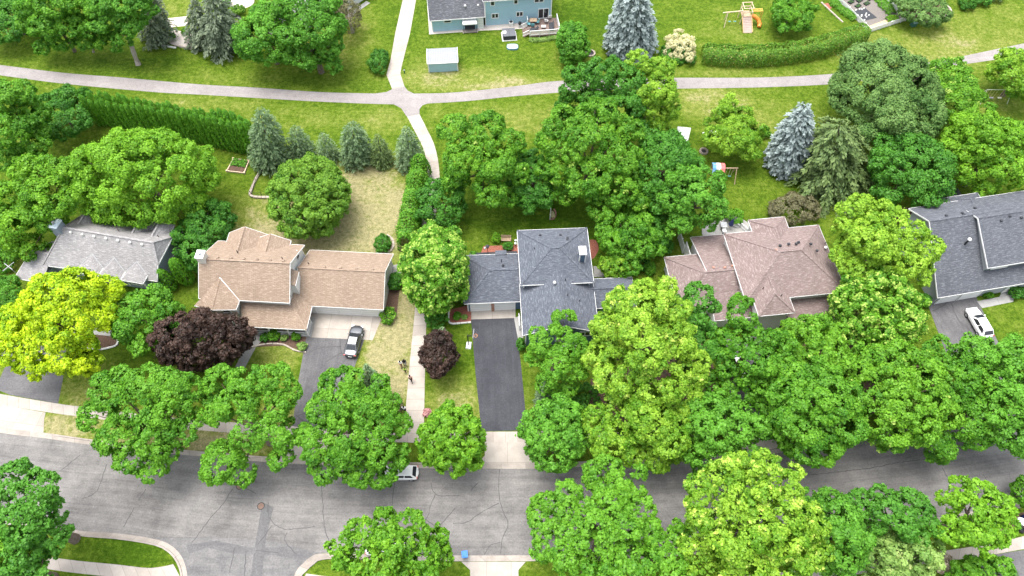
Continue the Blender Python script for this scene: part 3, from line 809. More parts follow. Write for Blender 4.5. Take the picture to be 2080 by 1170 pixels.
t = T('willow_tree', 'grey green willow with a pale forked trunk leaning left beside the trail', 245, 35, 62, 60, L['cool'], h=12, base=(281, 131), leaf=.34, bark=M_BARKP, r0=.42,
  lobes=[(225, 0, 40, 11), (265, 5, 40, 11), (235, 45, 34, 8), (275, 50, 28, 8), (250, 80, 24, 5.5), (205, 45, 26, 8), (295, 20, 26, 9), (235, 95, 14, 4)])
C_('spruce_tree', 'ragged grey green spruce beside the willow and the pale rock bed', (302, -25), (320, 80), 42, L['greyspruce'], spray=.55, rag=.5, shape=.5)
C_('spruce_tree', 'thin topped ragged spruce beside the curved gravel bed at the top', (392, -8), (410, 86), 42, L['greyspruce'], spray=.55, dens=.9, shape=.6, rag=.55)
C_('spruce_tree', 'broad grey green spruce left of the deep green maple beyond the trail', (428, -28), (452, 98), 54, L['greyspruce'], spray=.58, shape=.45, rag=.5)
T('maple_tree', 'deep green maple directly right of the grey green spruces', 540, 65, 56, 70, L['cool'], h=11, leaf=.38, n=26)
T('maple_tree', 'big deep green maple beyond the trail, beside the narrow concrete footpath lawn', 630, 72, 68, 80, L['cool'], h=13, leaf=.38, n=34,
  lobes=[(600, 20, 44, 10), (650, 15, 42, 10), (640, 60, 46, 9), (600, 75, 40, 8), (670, 95, 30, 6), (625, 115, 32, 5), (675, 50, 30, 8), (672, 132, 22, 3.4), (590, 110, 26, 5)])
T('birch_tree', 'thin sparse tree against the white house at the top', 708, 32, 26, 34, L['brown'], h=6, leaf=.28, density=.22, bark=M_BARKP, limbs=14)
T('serviceberry_tree', 'olive bushy tree between the big deep green maple and the white house', 680, 8, 26, 22, L['spruce'], h=6, leaf=.32)
bush('round green shrub in a timber edge left of the narrow concrete footpath', 768, 125, 23, 24, L['deep'], h=2.6)
T('crabapple_tree', 'egg shaped green tree right of the white railed deck', 1163, 84, 33, 42, L['cool'], h=6.4, leaf=.30, zc=3.1, low=-.9)
C_('blue_spruce', 'largest silvery blue spruce, standing beyond the trail behind the yellow green tree', (1288, -42), (1282, 104), 56, L['blue'], spray=.62, puff=1.6, shape=.40, width=.55, tint=.40)
b = bush('round shrub covered in cream blossom at the end of the long clipped hedge', 1383, 96, 33, 30, L['cream'], h=2.7, name='flowering_shrub', density=.65)
bush('dark green foliage skirt around the cream blossom shrub', 1378, 110, 40, 18, L['deep'], h=1.2)
hedge('long clipped green hedge curving beside the trail lawn', [(1422, 120), (1500, 124), (1580, 120), (1660, 106), (1752, 76)], 1.75, 2.7, L['hedge'])
T('apple_tree', 'round bright tree between the wooden play tower and the fenced vegetable garden', 1606, 22, 42, 38, L['mid'], h=5.5, leaf=.32, rough=.18)
T('bushy_tree', 'large dark green bush growing in the stone edged bed right of the fenced garden', 1870, 10, 52, 36, L['pine'], h=4.5, leaf=.30)
bush('low dark conifer bush at the top right near the lawn edge', 1965, 5, 16, 14, L['deep'], h=1.8)
bush('clipped dark bush beside the low conifer bush at the top right', 1995, 0, 20, 10, L['deep'], h=1.8)
bush('small dark bush at the extreme top right beyond the lawn', 2026, -6, 14, 10, L['spruce'], h=1.6)
# between trail and houses, left
T('maple_tree', 'green maple cut by the left edge just below the trail', 28, 258, 72, 92, L['mid'], h=13, lobes=[(20, 195, 46, 12), (60, 235, 38, 9), (10, 260, 50, 10), (60, 290, 38, 7), (20, 320, 36, 5), (75, 270, 26, 7)])
T('lilac_bush', 'dark green bushy thicket between the left maple and the arborvitae row', 128, 230, 62, 52, L['deep'], h=6, leaf=.32, low=-.6, cat='thicket')
# the arborvitae row: two staggered lines
A0 = P(206, 250); A1 = P(538, 316)
grp = 'arborvitae planted in a row along the trail lawn'
proto = [column_tree('arborvitae_tree', 'slender green arborvitae in the long row below the trail', (A0.x, A0.y, 0), 7.4, .74, L['cedar'], group=grp) for _ in range(3)]
k = 0
for row, nn in ((0, 27), (1, 25)):
    for i in range(nn):
        f = (i + .5 * row) / 26.5
        p = A0.lerp(A1, f) + Vector((rnd.uniform(-.1, .1), 1.25 * row + rnd.uniform(-.15, .15) + .5 * math.sin(f * 3.14) - .3, 0))
        sc = rnd.uniform(.90, 1.06) * (.86 + .12 * f + (.10 if f > .78 else 0))
        if k < 3: o = proto[k]; o.location = p; o.scale = (sc, sc, sc)
        else: copy_thing(proto[k % 3], p, rnd.uniform(0, 6.28), 'slender green arborvitae in the long row below the trail', grp, (sc * 1.06, sc * 1.06, sc))
        k += 1
C_('spruce_tree', 'tallest of the young spruces, at the right end of the arborvitae row', (528, 220), (550, 328), 46, L['steel'], spray=.46, shape=.44)
C_('spruce_tree', 'small green spruce second from the arborvitae row', (597, 256), (615, 313), 32, L['steel'], spray=.40, shape=.44)
C_('blue_spruce', 'smallest bluish spruce in the row of young spruces', (654, 268), (669, 322), 26, L['steel'], spray=.36, shape=.46, tint=.46)
C_('spruce_tree', 'fat egg shaped spruce in the middle of the row of young spruces', (714, 250), (724, 326), 37, L['steel'], spray=.42, puff=1.8, shape=.30)
C_('spruce_tree', 'narrow loose green spruce right of the fat egg shaped one', (765, 272), (778, 330), 27, L['spruce'], spray=.40, shape=.52)
C_('blue_spruce', 'blue green spruce beside the footpath at the right end of the spruce row', (825, 258), (832, 334), 34, L['steel'], spray=.42, shape=.44, tint=.46)
hedge('tall dense green hedge along the left side of the footpath', [(858, 345), (848, 400), (838, 450), (828, 512)], 1.55, 3.9, L['mid'], leaf=.28, clipped=False, bump=.25)
T('mulberry_tree', 'dark rounded tree overlapping the tall footpath hedge', 896, 412, 50, 52, L['deep'], h=6.5, leaf=.30)
T('maple_tree', 'large round bright green maple behind the light grey house', 290, 362, 146, 97, L['lime'], h=15, n=64, lobe=.22, zc=8.0, rough=.06, tint=.46)
T('maple_tree', 'bright green maple left of the large round one, behind the light grey house chimney', 82, 425, 95, 108, L['lime'], h=12, tint=.24, lobes=[(60, 355, 46, 10), (118, 360, 48, 10), (30, 400, 44, 8), (95, 405, 50, 10), (140, 405, 36, 9), (60, 450, 48, 8), (105, 440, 34, 7), (30, 480, 38, 6), (70, 500, 32, 5), (5, 440, 36, 7)])
T('dense_tree', 'round dense dark green tree on the dry lawn behind the tan house', 628, 400, 83, 82, L['hedge'], h=10, n=60, lobe=.20, leaf=.30, zc=5.2, low=-.9, rough=.03, tint=.52)
T('privet_bush', 'large dark green bush right of the light grey house', 414, 470, 56, 74, L['deep'], h=7, n=40, lobe=.24, leaf=.28, low=-.8, cat='bush')
bb = P(384, 572); column_tree('arborvitae_tree', 'tapered green arborvitae against the right gable of the light grey house', (bb.x, bb.y, 0), 6.0, 1.15, L['cedar'])
bb = P(352, 585); column_tree('arborvitae_tree', 'arborvitae at the front corner of the light grey house behind the rounded maple', (bb.x, bb.y, 0), 5.0, .95, L['cedar'])
bush('low green bush at the left edge of the photo beside the white trailer', 12, 528, 26, 26, L['mid'], h=2.0)
T('viburnum_bush', 'dark green bush at the left edge under the golden tree', 6, 605, 42, 45, L['cool'], h=4.5, leaf=.30, cat='bush')
T('golden_locust_tree', 'vivid golden yellow tree in front of the light grey house', 105, 650, 110, 110, L['gold'], h=12, leaf=.34, tint=.52, spread=.26,
  lobes=[(152, 596, 54, 11), (100, 602, 50, 11), (95, 615, 58, 11), (215, 590, 34, 9), (60, 655, 52, 9), (130, 665, 56, 10), (190, 640, 44, 9), (30, 700, 44, 8), (95, 715, 52, 8), (60, 745, 34, 6), (150, 720, 46, 8), (180, 735, 30, 6), (20, 650, 36, 8)])
T('maple_tree', 'rounded mid green maple between the golden tree and the purple maple', 300, 650, 68, 68, L['mid'], h=10, tint=.42)
T('purple_maple', 'broad dark purple maple in front of the tan house', 410, 690, 99, 63, L['plum'], h=10, n=56, lobe=.21, leaf=.34, zc=5.6, low=-.7, tint=.34)
# middle
T('maple_tree', 'tipped green maple behind the slate roofed house, nearest to the footpath', 975, 332, 94, 98, L['tipped'], h=13, tips=.03, tint=.28, n=30, lobe=.28,
  lobes=[(925, 270, 40, 10), (985, 265, 44, 11), (1035, 290, 34, 10), (945, 320, 46, 10), (1005, 325, 48, 10), (925, 365, 32, 7), (1000, 385, 40, 7), (1045, 350, 30, 8), (1030, 400, 28, 5)])
T('dogwood_tree', 'dark narrow tree between the two tipped maples behind the slate roofed house', 1082, 370, 46, 66, L['deep'], h=8, leaf=.30)
T('elm_tree', 'dark green spreading tree hiding the trail, left of the yellow green tree', 1218, 188, 88, 78, L['deep'], h=14, n=36, lobe=.27, tint=.48, lobes=[(1175, 170, 42, 11), (1230, 150, 42, 13), (1275, 165, 36, 12), (1210, 210, 46, 10), (1160, 215, 34, 8), (1270, 215, 40, 10), (1290, 250, 30, 7), (1150, 245, 20, 6)])
T('yellow_green_tree', 'yellow green tree hiding the trail in front of the largest blue spruce', 1318, 182, 66, 86, L['yellow'], h=14, n=40, lobe=.25, lobes=[(1300, 125, 30, 13), (1340, 140, 32, 12), (1335, 185, 42, 11), (1300, 175, 36, 11), (1355, 220, 30, 8), (1330, 240, 34, 7), (1310, 215, 30, 9), (1340, 258, 22, 4)])
C_('blue_spruce', 'little blue spruce tip among the maples near the white goals', (1343, 250), (1346, 284), 18, L['blue'], spray=.4)
T('maple_tree', 'biggest tipped green maple behind the slate roofed house', 1200, 312, 112, 108, L['tipped'], h=15, tips=.04, tint=.28, lobes=[(1150, 255, 46, 12), (1215, 240, 46, 13), (1270, 265, 38, 11), (1125, 290, 38, 10), (1185, 300, 52, 12), (1250, 315, 48, 11), (1290, 325, 26, 9), (1130, 345, 40, 8), (1195, 365, 50, 9), (1255, 378, 48, 8), (1145, 390, 32, 5), (1220, 410, 40, 6), (1290, 400, 40, 6)])
T('linden_tree', 'dark green tree between the biggest tipped maple and the striped play canopy', 1350, 345, 72, 78, L['deep'], h=12, n=44, lobe=.27, tint=.5)
T('maple_tree', 'cool green maple behind the brown roofed house near the striped play canopy', 1413, 408, 73, 74, L['cool'], h=12, n=36, lobe=.27, tint=.46, lobes=[(1390, 365, 40, 10), (1435, 370, 38, 10), (1370, 405, 34, 8), (1420, 410, 44, 9), (1455, 420, 30, 8), (1385, 445, 32, 6), (1430, 455, 28, 5)])
T('redbud_tree', 'loose open leaved tree right of the slate roofed house', 1280, 482, 64, 64, L['mid'], h=7, lobe=.27, density=.85, leaf=.30, rough=.2)
T('cherry_tree', 'small yellowish tree beside the chimney side of the slate roofed house', 1250, 545, 34, 26, L['yellow'], h=4.5, leaf=.26, tint=.2)
T('elder_tree', 'shaded bushy tree between the open leaved tree and the white fence panel', 1320, 470, 40, 44, L['deep'], h=5.5, leaf=.28)
bush('low dark shrubs in the shade beside the brown house fence panel', 1345, 500, 26, 22, L['deep'], h=2.2)
bush('dark undergrowth below the open leaved tree beside the slate house', 1290, 535, 30, 22, L['deep'], h=2.0)
bush('bright green shrub between the white fence panel and the slate roofed house', 1320, 545, 12, 14, L['mid'], h=1.8)
T('crabapple_tree', 'yellow green crabapple beside the white goals with a bare branch showing', 1490, 268, 60, 52, L['yellow'], h=7, leaf=.30, n=26, rough=.16, tint=.30)
bush('bright small bush just right of the crabapple', 1553, 268, 13, 13, L['mid'], h=1.6)
C_('blue_spruce', 'silver blue spruce leaning left over the right back lawn', (1636, 214), (1598, 334), 50, L['blue'], spray=.60, puff=1.6, shape=.40, width=.55, tint=.38)
C_('norway_spruce', 'wide green spruce with layered boughs beside the leaning silver blue spruce', (1706, 250), (1690, 358), 112, L['spruce'], spray=.75, puff=1.8, shape=.40, rag=.5, droop=.32, dens=1.1, wh=.55, width=.40)
T('pine_tree', 'big olive green pine overlapping the trail on the right', 1800, 192, 102, 90, L['pine'], h=13, n=56, lobe=.25, leaf=.34, sub=14, sub_r=.38, density=1.15)
T('maple_tree', 'bright maple right of the olive pine', 1932, 192, 58, 60, L['tipped'], h=9, tips=.12, tint=.36, rough=.16)
T('maple_tree', 'small bright tree cut by the right edge beside the trail', 2072, 150, 46, 48, L['yellow'], h=8, tint=.24)
T('oak_tree', 'deep green tree between the wide spruce and the maple at the right edge', 1852, 345, 86, 76, L['deep'], h=11, n=40, lobe=.25, tint=.5)
T('maple_tree', 'large light green maple at the right edge behind the blue grey house', 2014, 312, 84, 78, L['lime'], h=12, n=40, lobe=.25, tint=.34)
bush('brownish open shrub behind the brown roofed house', 1613, 424, 50, 32, L['brown'], h=3.0, n=18, name='smoke_bush', density=.7)
bush('bright green shrub beside the round concrete patio', 1492, 440, 20, 17, L['mid'], h=1.8)
# near the houses
T('maple_tree', 'pale tipped round maple left of the slate roofed house, beside the footpath', 884, 545, 71, 88, L['tipped'], h=12, n=64, lobe=.22, tips=.62, tint=.30, low=-.8, rough=.05, zc=6.0)
bush('dark green bush beside the footpath above the purple plum', 886, 648, 25, 26, L['deep'], h=2.6)
C_('blue_spruce', 'small blue spruce half hidden behind the purple plum', (898, 664), (896, 700), 22, L['steel'], spray=.4, tint=.5)
T('plum_tree', 'small dark purple plum between the footpath and the black driveway', 891, 720, 35, 47, L['plum'], h=6.2, n=34, lobe=.34, density=1.3, leaf=.28, low=-.8, tint=.28)
bush('round green shrub in the stone ring behind the tan house', 776, 494, 18, 19, L['deep'], h=2.0)
bush('green shrub at the right wall of the tan garage', 803, 572, 14, 24, L['deep'], h=2.0)
bush('flowering green shrub at the front right corner of the tan garage', 787, 640, 17, 17, L['tipped'], h=1.6, tips=.4)
bush('larger green shrub in the bed before the tan porch', 556, 680, 14, 13, L['mid'], h=1.3)
bush('left dark shrub in the bed before the tan porch', 536, 686, 9, 9, L['deep'], h=1.0)
bush('small grey green plant in the bed before the tan porch', 577, 686, 8, 7, L['pale'], h=.7)
bush('bright shrub below the right end of the tan porch', 601, 684, 9, 9, L['mid'], h=1.1)
bush('pale green plant at the edge of the old asphalt driveway', 613, 704, 10, 10, L['pale'], h=1.0)
bush('green plant in the red mulch beside the slate garage', 928, 642, 8, 9, L['mid'], h=.8)
bush('small leafy plant at the right of the red mulch beside the slate garage', 943, 644, 6, 5, L['pale'], h=.5)
bush('clipped round shrub at the front corner of the slate roofed house', 1058, 700, 10, 16, L['deep'], h=1.8)
bush('bright lime shrub next to the timber bench', 1008, 483, 9, 11, L['lime'], h=1.2)
bush('dark green round shrub in front of the timber bench', 1031, 500, 11, 9, L['deep'], h=1.1)
bush('blue green low plant at the back left corner of the slate garage', 962, 516, 9, 6, L['cool'], h=.6)
bush('pale leaved shrub near the black grill by the slate roofed house', 1232, 538, 16, 13, L['pale'], h=1.5)
T('honeylocust_tree', 'airy light green tree at the front corner of the slate roofed house', 1130, 715, 64, 84, L['mid'], h=11, leaf=.28, tint=.50, lobes=[(1145, 650, 26, 8), (1110, 690, 38, 9), (1155, 700, 38, 9), (1130, 745, 42, 8), (1090, 720, 26, 7), (1165, 755, 30, 7), (1115, 780, 28, 5), (1155, 790, 26, 5)])
T('silver_maple', 'largest pale lime maple, in front of the slate roofed house', 1312, 690, 122, 142, L['yellow'], h=18, leaf=.32, tint=.38, spread=.25, tips=.18, lobes=[(1330, 590, 46, 14), (1270, 620, 44, 14), (1365, 630, 40, 14), (1310, 650, 56, 16), (1240, 670, 44, 12), (1375, 690, 48, 13), (1300, 710, 58, 15), (1230, 720, 36, 11), (1255, 760, 52, 11), (1335, 770, 56, 12), (1405, 740, 42, 10), (1390, 790, 40, 8), (1290, 805, 42, 8), (1215, 740, 36, 9), (1350, 815, 34, 7)])
T('ash_tree', 'dark green tree directly right of the largest lime maple, before the brown roof', 1420, 650, 46, 88, L['deep'], h=14, tint=.55, lobes=[(1420, 605, 34, 12), (1440, 640, 32, 11), (1400, 660, 34, 10), (1430, 700, 40, 9), (1455, 735, 36, 8), (1400, 720, 34, 8), (1385, 620, 28, 10)])
T('ash_tree', 'mid green tree with a grey limb showing, before the middle of the brown roof', 1518, 715, 74, 106, L['mid'], h=14, tint=.30, lobes=[(1510, 635, 38, 12), (1550, 680, 34, 11), (1490, 690, 36, 10), (1470, 735, 34, 9), (1525, 735, 48, 10), (1575, 740, 40, 9), (1500, 785, 44, 7), (1560, 790, 42, 7), (1455, 770, 36, 7), (1440, 800, 34, 6), (1590, 700, 30, 10)])
T('linden_tree', 'light green dense tree below the brown porch roof', 1645, 716, 90, 72, L['tipped'], h=11, n=44, lobe=.24, tint=.46, tips=.1)
T('maple_tree', 'pale tipped round maple between the brown and the blue grey house', 1782, 632, 88, 88, L['tipped'], h=12, n=64, lobe=.21, tips=.60, tint=.30, rough=.05, low=-.7)
T('poplar_tree', 'loose yellow green tree covering the left gable of the blue grey house', 1798, 494, 112, 96, L['yellow'], h=13, tint=.44, lobes=[(1740, 430, 42, 11), (1790, 440, 40, 12), (1720, 475, 38, 10), (1775, 490, 50, 12), (1840, 470, 42, 12), (1880, 500, 36, 11), (1830, 520, 46, 11), (1750, 535, 44, 9), (1800, 560, 38, 8), (1860, 550, 34, 9), (1710, 515, 28, 8)])
bush('dark green shrub at the garage corner of the blue grey house', 1878, 610, 13, 16, L['deep'], h=1.6)
bush('round green shrub beside the front walk of the blue grey house', 2008, 600, 10, 8, L['mid'], h=1.0)
bush('dark round shrub right of the front walk at the right edge', 2062, 594, 14, 14, L['deep'], h=1.5)
bush('small dark green shrub at the extreme right edge by the front walk', 2082, 594, 10, 12, L['deep'], h=1.3)
# row along the far side of the street
def street(name, label, cx, cy, rx, ry, mat, lobes, h=12, **kw):
    kw.setdefault('leaf', .31); lobes = [(q[0], q[1], q[2] * 1.14) + tuple(q[3:]) for q in lobes]
    return T(name, label, cx, cy, rx, ry, mat, h=h, lobes=lobes, **kw)
street('street_ash', 'wide open crowned street tree over the left sidewalk, bare limbs showing', 305, 865, 128, 125, L['mid'],
       [(235, 790, 42, 9), (295, 780, 40, 10), (350, 785, 38, 10), (200, 845, 34, 8), (270, 820, 40, 10), (340, 830, 40, 10), (385, 790, 28, 9), (240, 890, 38, 8), (315, 890, 40, 9), (365, 880, 30, 8), (265, 930, 32, 7), (315, 955, 30, 6), (335, 920, 28, 7), (400, 850, 22, 8)], h=12, tint=.42)
street('street_ash', 'airy street tree with gaps, left of the old asphalt driveway', 512, 860, 105, 125, L['mid'],
       [(450, 780, 34, 9), (505, 775, 36, 10), (555, 775, 36, 9), (580, 800, 28, 8), (480, 820, 38, 10), (540, 830, 40, 9), (445, 840, 26, 8), (590, 870, 20, 6), (500, 875, 36, 9), (555, 890, 36, 8), (450, 940, 42, 6), (490, 960, 28, 5), (575, 930, 26, 6), (425, 800, 24, 8)], h=12, tint=.50)
street('street_ash', 'spreading street tree hanging over the parked white hatchback', 722, 870, 115, 118, L['mid'],
       [(690, 785, 40, 9), (740, 785, 42, 9), (780, 810, 32, 8), (660, 830, 34, 8), (715, 840, 46, 10), (765, 850, 40, 9), (810, 865, 26, 7), (640, 900, 36, 8), (700, 905, 42, 9), (755, 910, 40, 8), (665, 950, 32, 6), (720, 955, 34, 6), (775, 945, 28, 6), (815, 925, 24, 6), (622, 885, 22, 7), (800, 945, 26, 5), (790, 965, 22, 5), (770, 965, 26, 5)], h=12, tint=.40)
C_('blue_spruce', 'young blue spruce at the edge of the dry lawn by the footpath', (742, 740), (756, 796), 32, L['steel'], spray=.42, tint=.5)
T('street_maple', 'single rounded bright street maple between the footpath and the driveway apron', 918, 892, 66, 70, L['lime'], h=10, n=44, lobe=.25, tint=.30)
T('street_maple', 'rounded cool green street maple right of the driveway apron', 1130, 880, 65, 72, L['cool'], h=10, n=44, lobe=.25, tint=.52)
C_('spruce_tree', 'dark spruce hidden between the cool street maple and the airy light tree', (1110, 770), (1108, 815), 26, L['steel'], spray=.42)
street('street_linden', 'yellow green street tree below the largest lime maple', 1285, 880, 100, 72, L['yellow'], [(1215, 850, 34, 8), (1260, 830, 38, 9), (1235, 895, 40, 8), (1310, 850, 48, 10), (1345, 880, 46, 9), (1290, 905, 40, 7), (1330, 920, 36, 6), (1370, 850, 34, 8), (1365, 900, 34, 6)], h=11, tint=.22)
T('street_maple', 'cool pale green street maple beside the shaded brown apron', 1456, 880, 88, 76, L['cool'], h=11, n=44, lobe=.25, tint=.62)
T('street_maple', 'deep green street tree right of the shaded brown apron', 1648, 838, 104, 98, L['mid'], h=13, n=60, lobe=.23, tint=.30)
T('street_maple', 'yellow speckled street tree in the right row, third from the right edge', 1812, 800, 102, 110, L['tipped'], h=14, n=64, lobe=.22, tint=.46, tips=.06)
bush('pale leaved sprout growing from the low edge of the deep green street tree', 1705, 880, 30, 34, L['pale'], h=5.0, name='sapling', cat='sapling', density=.7)
T('street_maple', 'deep green street tree with a low bough over the road, second from the right edge', 1935, 845, 62, 100, L['mid'], h=14, tint=.26, lobes=[(1920, 728, 48, 11), (1950, 770, 50, 11), (1910, 800, 46, 10), (1955, 840, 50, 9), (1925, 885, 50, 7), (1900, 912, 32, 5), (1980, 880, 34, 7)])
T('street_maple', 'bright street tree at the right edge hiding the rear of the white wagon', 2044, 800, 100, 112, L['cool'], h=14, n=60, lobe=.22, tint=.64)
bush('dark shrub in the shade between the airy tree and the cool street maple', 1180, 805, 40, 26, L['deep'], h=2.5)
bush('shaded green shrub left of the brown house driveway', 1450, 835, 40, 30, L['deep'], h=2.5)
bush('shaded shrub between the deep green street tree and the driveway of the brown house', 1590, 800, 34, 34, L['deep'], h=2.5)
# near side of the street
T('near_oak', 'dark green tree cut by the left edge on the near side of the street', 58, 1062, 92, 118, L['deep'], h=15, tint=.62, zc=9, lobes=[(30, 975, 42, 12), (80, 1000, 46, 13), (110, 1040, 36, 11), (50, 1060, 50, 14), (100, 1095, 42, 11), (30, 1120, 48, 12), (85, 1150, 40, 10), (0, 1010, 46, 12)])
T('near_maple', 'light green foliage at the bottom left corner of the photo', 20, 1150, 66, 62, L['lime'], h=12, tint=.36, zc=8)
T('near_maple', 'bright green tree on the near kerb hiding a parked white car', 792, 1112, 125, 78, L['lime'], h=12, tint=.16, zc=8, lobes=[(780, 1065, 36, 9), (830, 1070, 36, 10), (735, 1085, 38, 9), (690, 1110, 30, 8), (790, 1115, 46, 11), (845, 1110, 42, 10), (890, 1095, 30, 8), (720, 1140, 44, 9), (780, 1160, 46, 10), (850, 1155, 42, 9), (895, 1130, 26, 7)])
T('near_ash', 'large clumped tree with rounded boughs over the near side of the road', 1225, 1070, 150, 130, L['mid'], h=13, tint=.52, zc=8.5, lobes=[(1228, 966, 44, 9), (1276, 976, 44, 9), (1248, 1005, 40, 9), (1135, 1008, 46, 9), (1115, 1045, 44, 8), (1165, 1035, 42, 9), (1240, 1045, 50, 10), (1298, 1035, 34, 9), (1112, 1095, 44, 8), (1155, 1110, 48, 9), (1205, 1088, 54, 10), (1265, 1092, 54, 10), (1325, 1092, 42, 8), (1220, 1140, 54, 9), (1290, 1148, 54, 9), (1355, 1108, 42, 8), (1355, 1155, 48, 8), (1380, 1080, 26, 7), (1180, 1165, 46, 8)])
T('near_silver_maple', 'tall yellow green tree on the near side of the street', 1535, 1068, 142, 132, L['yellow'], h=16, tint=.30, spread=.25, zc=10, tips=.15, lobes=[(1490, 972, 56, 12), (1540, 956, 48, 13), (1590, 968, 46, 12), (1440, 1008, 52, 11), (1480, 1030, 54, 12), (1415, 1100, 44, 9), (1560, 1110, 56, 13), (1530, 1025, 58, 15), (1590, 1000, 46, 13), (1440, 1070, 46, 11), (1500, 1090, 58, 14), (1580, 1070, 60, 15), (1640, 1060, 40, 12), (1430, 1140, 42, 9), (1510, 1150, 56, 12), (1600, 1140, 56, 13), (1660, 1120, 36, 10)])
T('near_maple', 'blue green tree tucked behind the tall yellow green near tree', 1688, 1085, 58, 88, L['cool'], h=12, tint=.42, zc=7)
T('near_maple', 'dark spiky outlined tree between the blue green and the bright lime near trees', 1818, 1052, 100, 60, L['deep'], h=11, tint=.66, zc=6.5, lobes=[(1745, 1020, 30, 7), (1795, 1020, 34, 8), (1850, 1030, 40, 9), (1765, 1055, 36, 8), (1815, 1060, 42, 10), (1880, 1060, 34, 8), (1770, 1090, 32, 6), (1850, 1090, 34, 7)])
T('near_maple', 'bright lime tree beside the three wheelie bins', 1980, 1048, 78, 80, L['lime'], h=11, tint=.44, zc=6.5, lobes=[(1950, 990, 26, 8), (1990, 1000, 32, 9), (1930, 1020, 28, 8), (1970, 1040, 40, 10), (2025, 1030, 34, 8), (2045, 1065, 24, 6), (1930, 1075, 32, 8), (1985, 1090, 42, 9), (2020, 1085, 30, 7)])
T('near_hawthorn', 'pale grey green tree at the bottom right beside the feathery pale bush', 1822, 1130, 78, 52, L['pale'], h=9, tint=.36, zc=5, tips=.1)
bush('feathery pale tan smoke bush beside the pale grey green tree', 1905, 1145, 28, 26, L['feather'], h=2.6, name='smoke_bush', density=.5, tint=.5)
T('near_shrub_tree', 'low green tree at the bottom right over the near driveway', 2000, 1165, 62, 26, L['mid'], h=5, tint=.42)
T('near_lilac', 'small green tree cut by the right edge above the wheelie bins', 2082, 1000, 22, 28, L['mid'], h=5)
bush('reddish twiggy shrub under the spreading street tree by the footpath', 805, 822, 14, 26, L['brown'], h=1.4, density=.5)
bush('pink flowering plant beside the footpath above the rounded street maple', 867, 838, 9, 9, L['flower'], h=.6)
bush('small round shrub in the pale rock bed', 350, 73, 8, 7, L['cool'], h=1.0)
bush('leafy plant at the right of the pale rock bed', 377, 63, 9, 7, L['mid'], h=.9)
bush('round dark shrub beside the black edging at the top left', 482, 20, 16, 10, L['hedge'], h=1.2)
bush('bright green shrub on the gravel at the top left', 461, 4, 9, 7, L['mid'], h=1.2)

# ================================================================== houses
M_SH_TAN = shingle_mat('tan shingles', (.345, .262, .198), (.285, .210, .155), (.405, .318, .25))
M_SH_SLATE = shingle_mat('slate shingles', (.128, .142, .170), (.090, .099, .122), (.190, .205, .235))
M_SH_BROWN = shingle_mat('brown shingles', (.262, .200, .188), (.208, .156, .146), (.36, .295, .28))
M_SH_LIGHT = shingle_mat('light grey shingles', (.36, .345, .345), (.275, .265, .27), (.46, .445, .445))
M_SH_BLUEGR = shingle_mat('blue grey shingles', (.128, .136, .156), (.092, .099, .116), (.190, .200, .22))
M_SH_DARK = shingle_mat('charcoal shingles', (.12, .125, .14), (.085, .09, .10), (.2, .2, .22))
M_SD_WHITE = siding_mat('white siding', (.76, .76, .74))
M_SD_BLUEGREY = siding_mat('blue grey siding', (.27, .31, .37))
M_SD_BLUE = siding_mat('pale blue siding', (.36, .55, .65))
M_SD_GREY = siding_mat('grey siding', (.34, .36, .38))
M_SD_NAVY = siding_mat('slate blue siding', (.10, .16, .24))
M_SD_CREAM = siding_mat('cream siding', (.66, .62, .56))
M_DOORW = siding_mat('white garage panels', (.80, .80, .79), .55)
M_BRICK = plain('brick', (.36, .20, .15), .9, var=.3)
M_METALROOF = siding_mat('pale ribbed metal roof', (.29, .30, .315), .30, vert=True)
M_PANEL = plain('plain pale panel', (.72, .71, .68), .7)
M_DECK = plain('brown deck boards', (.20, .145, .125), .8, var=.2)
M_ORANGE = plain('orange plastic', (.75, .26, .05), .4)
M_TEAL = plain('teal fabric', (.12, .33, .36), .8)
M_CHAR = plain('charcoal fabric', (.045, .048, .055), .85)

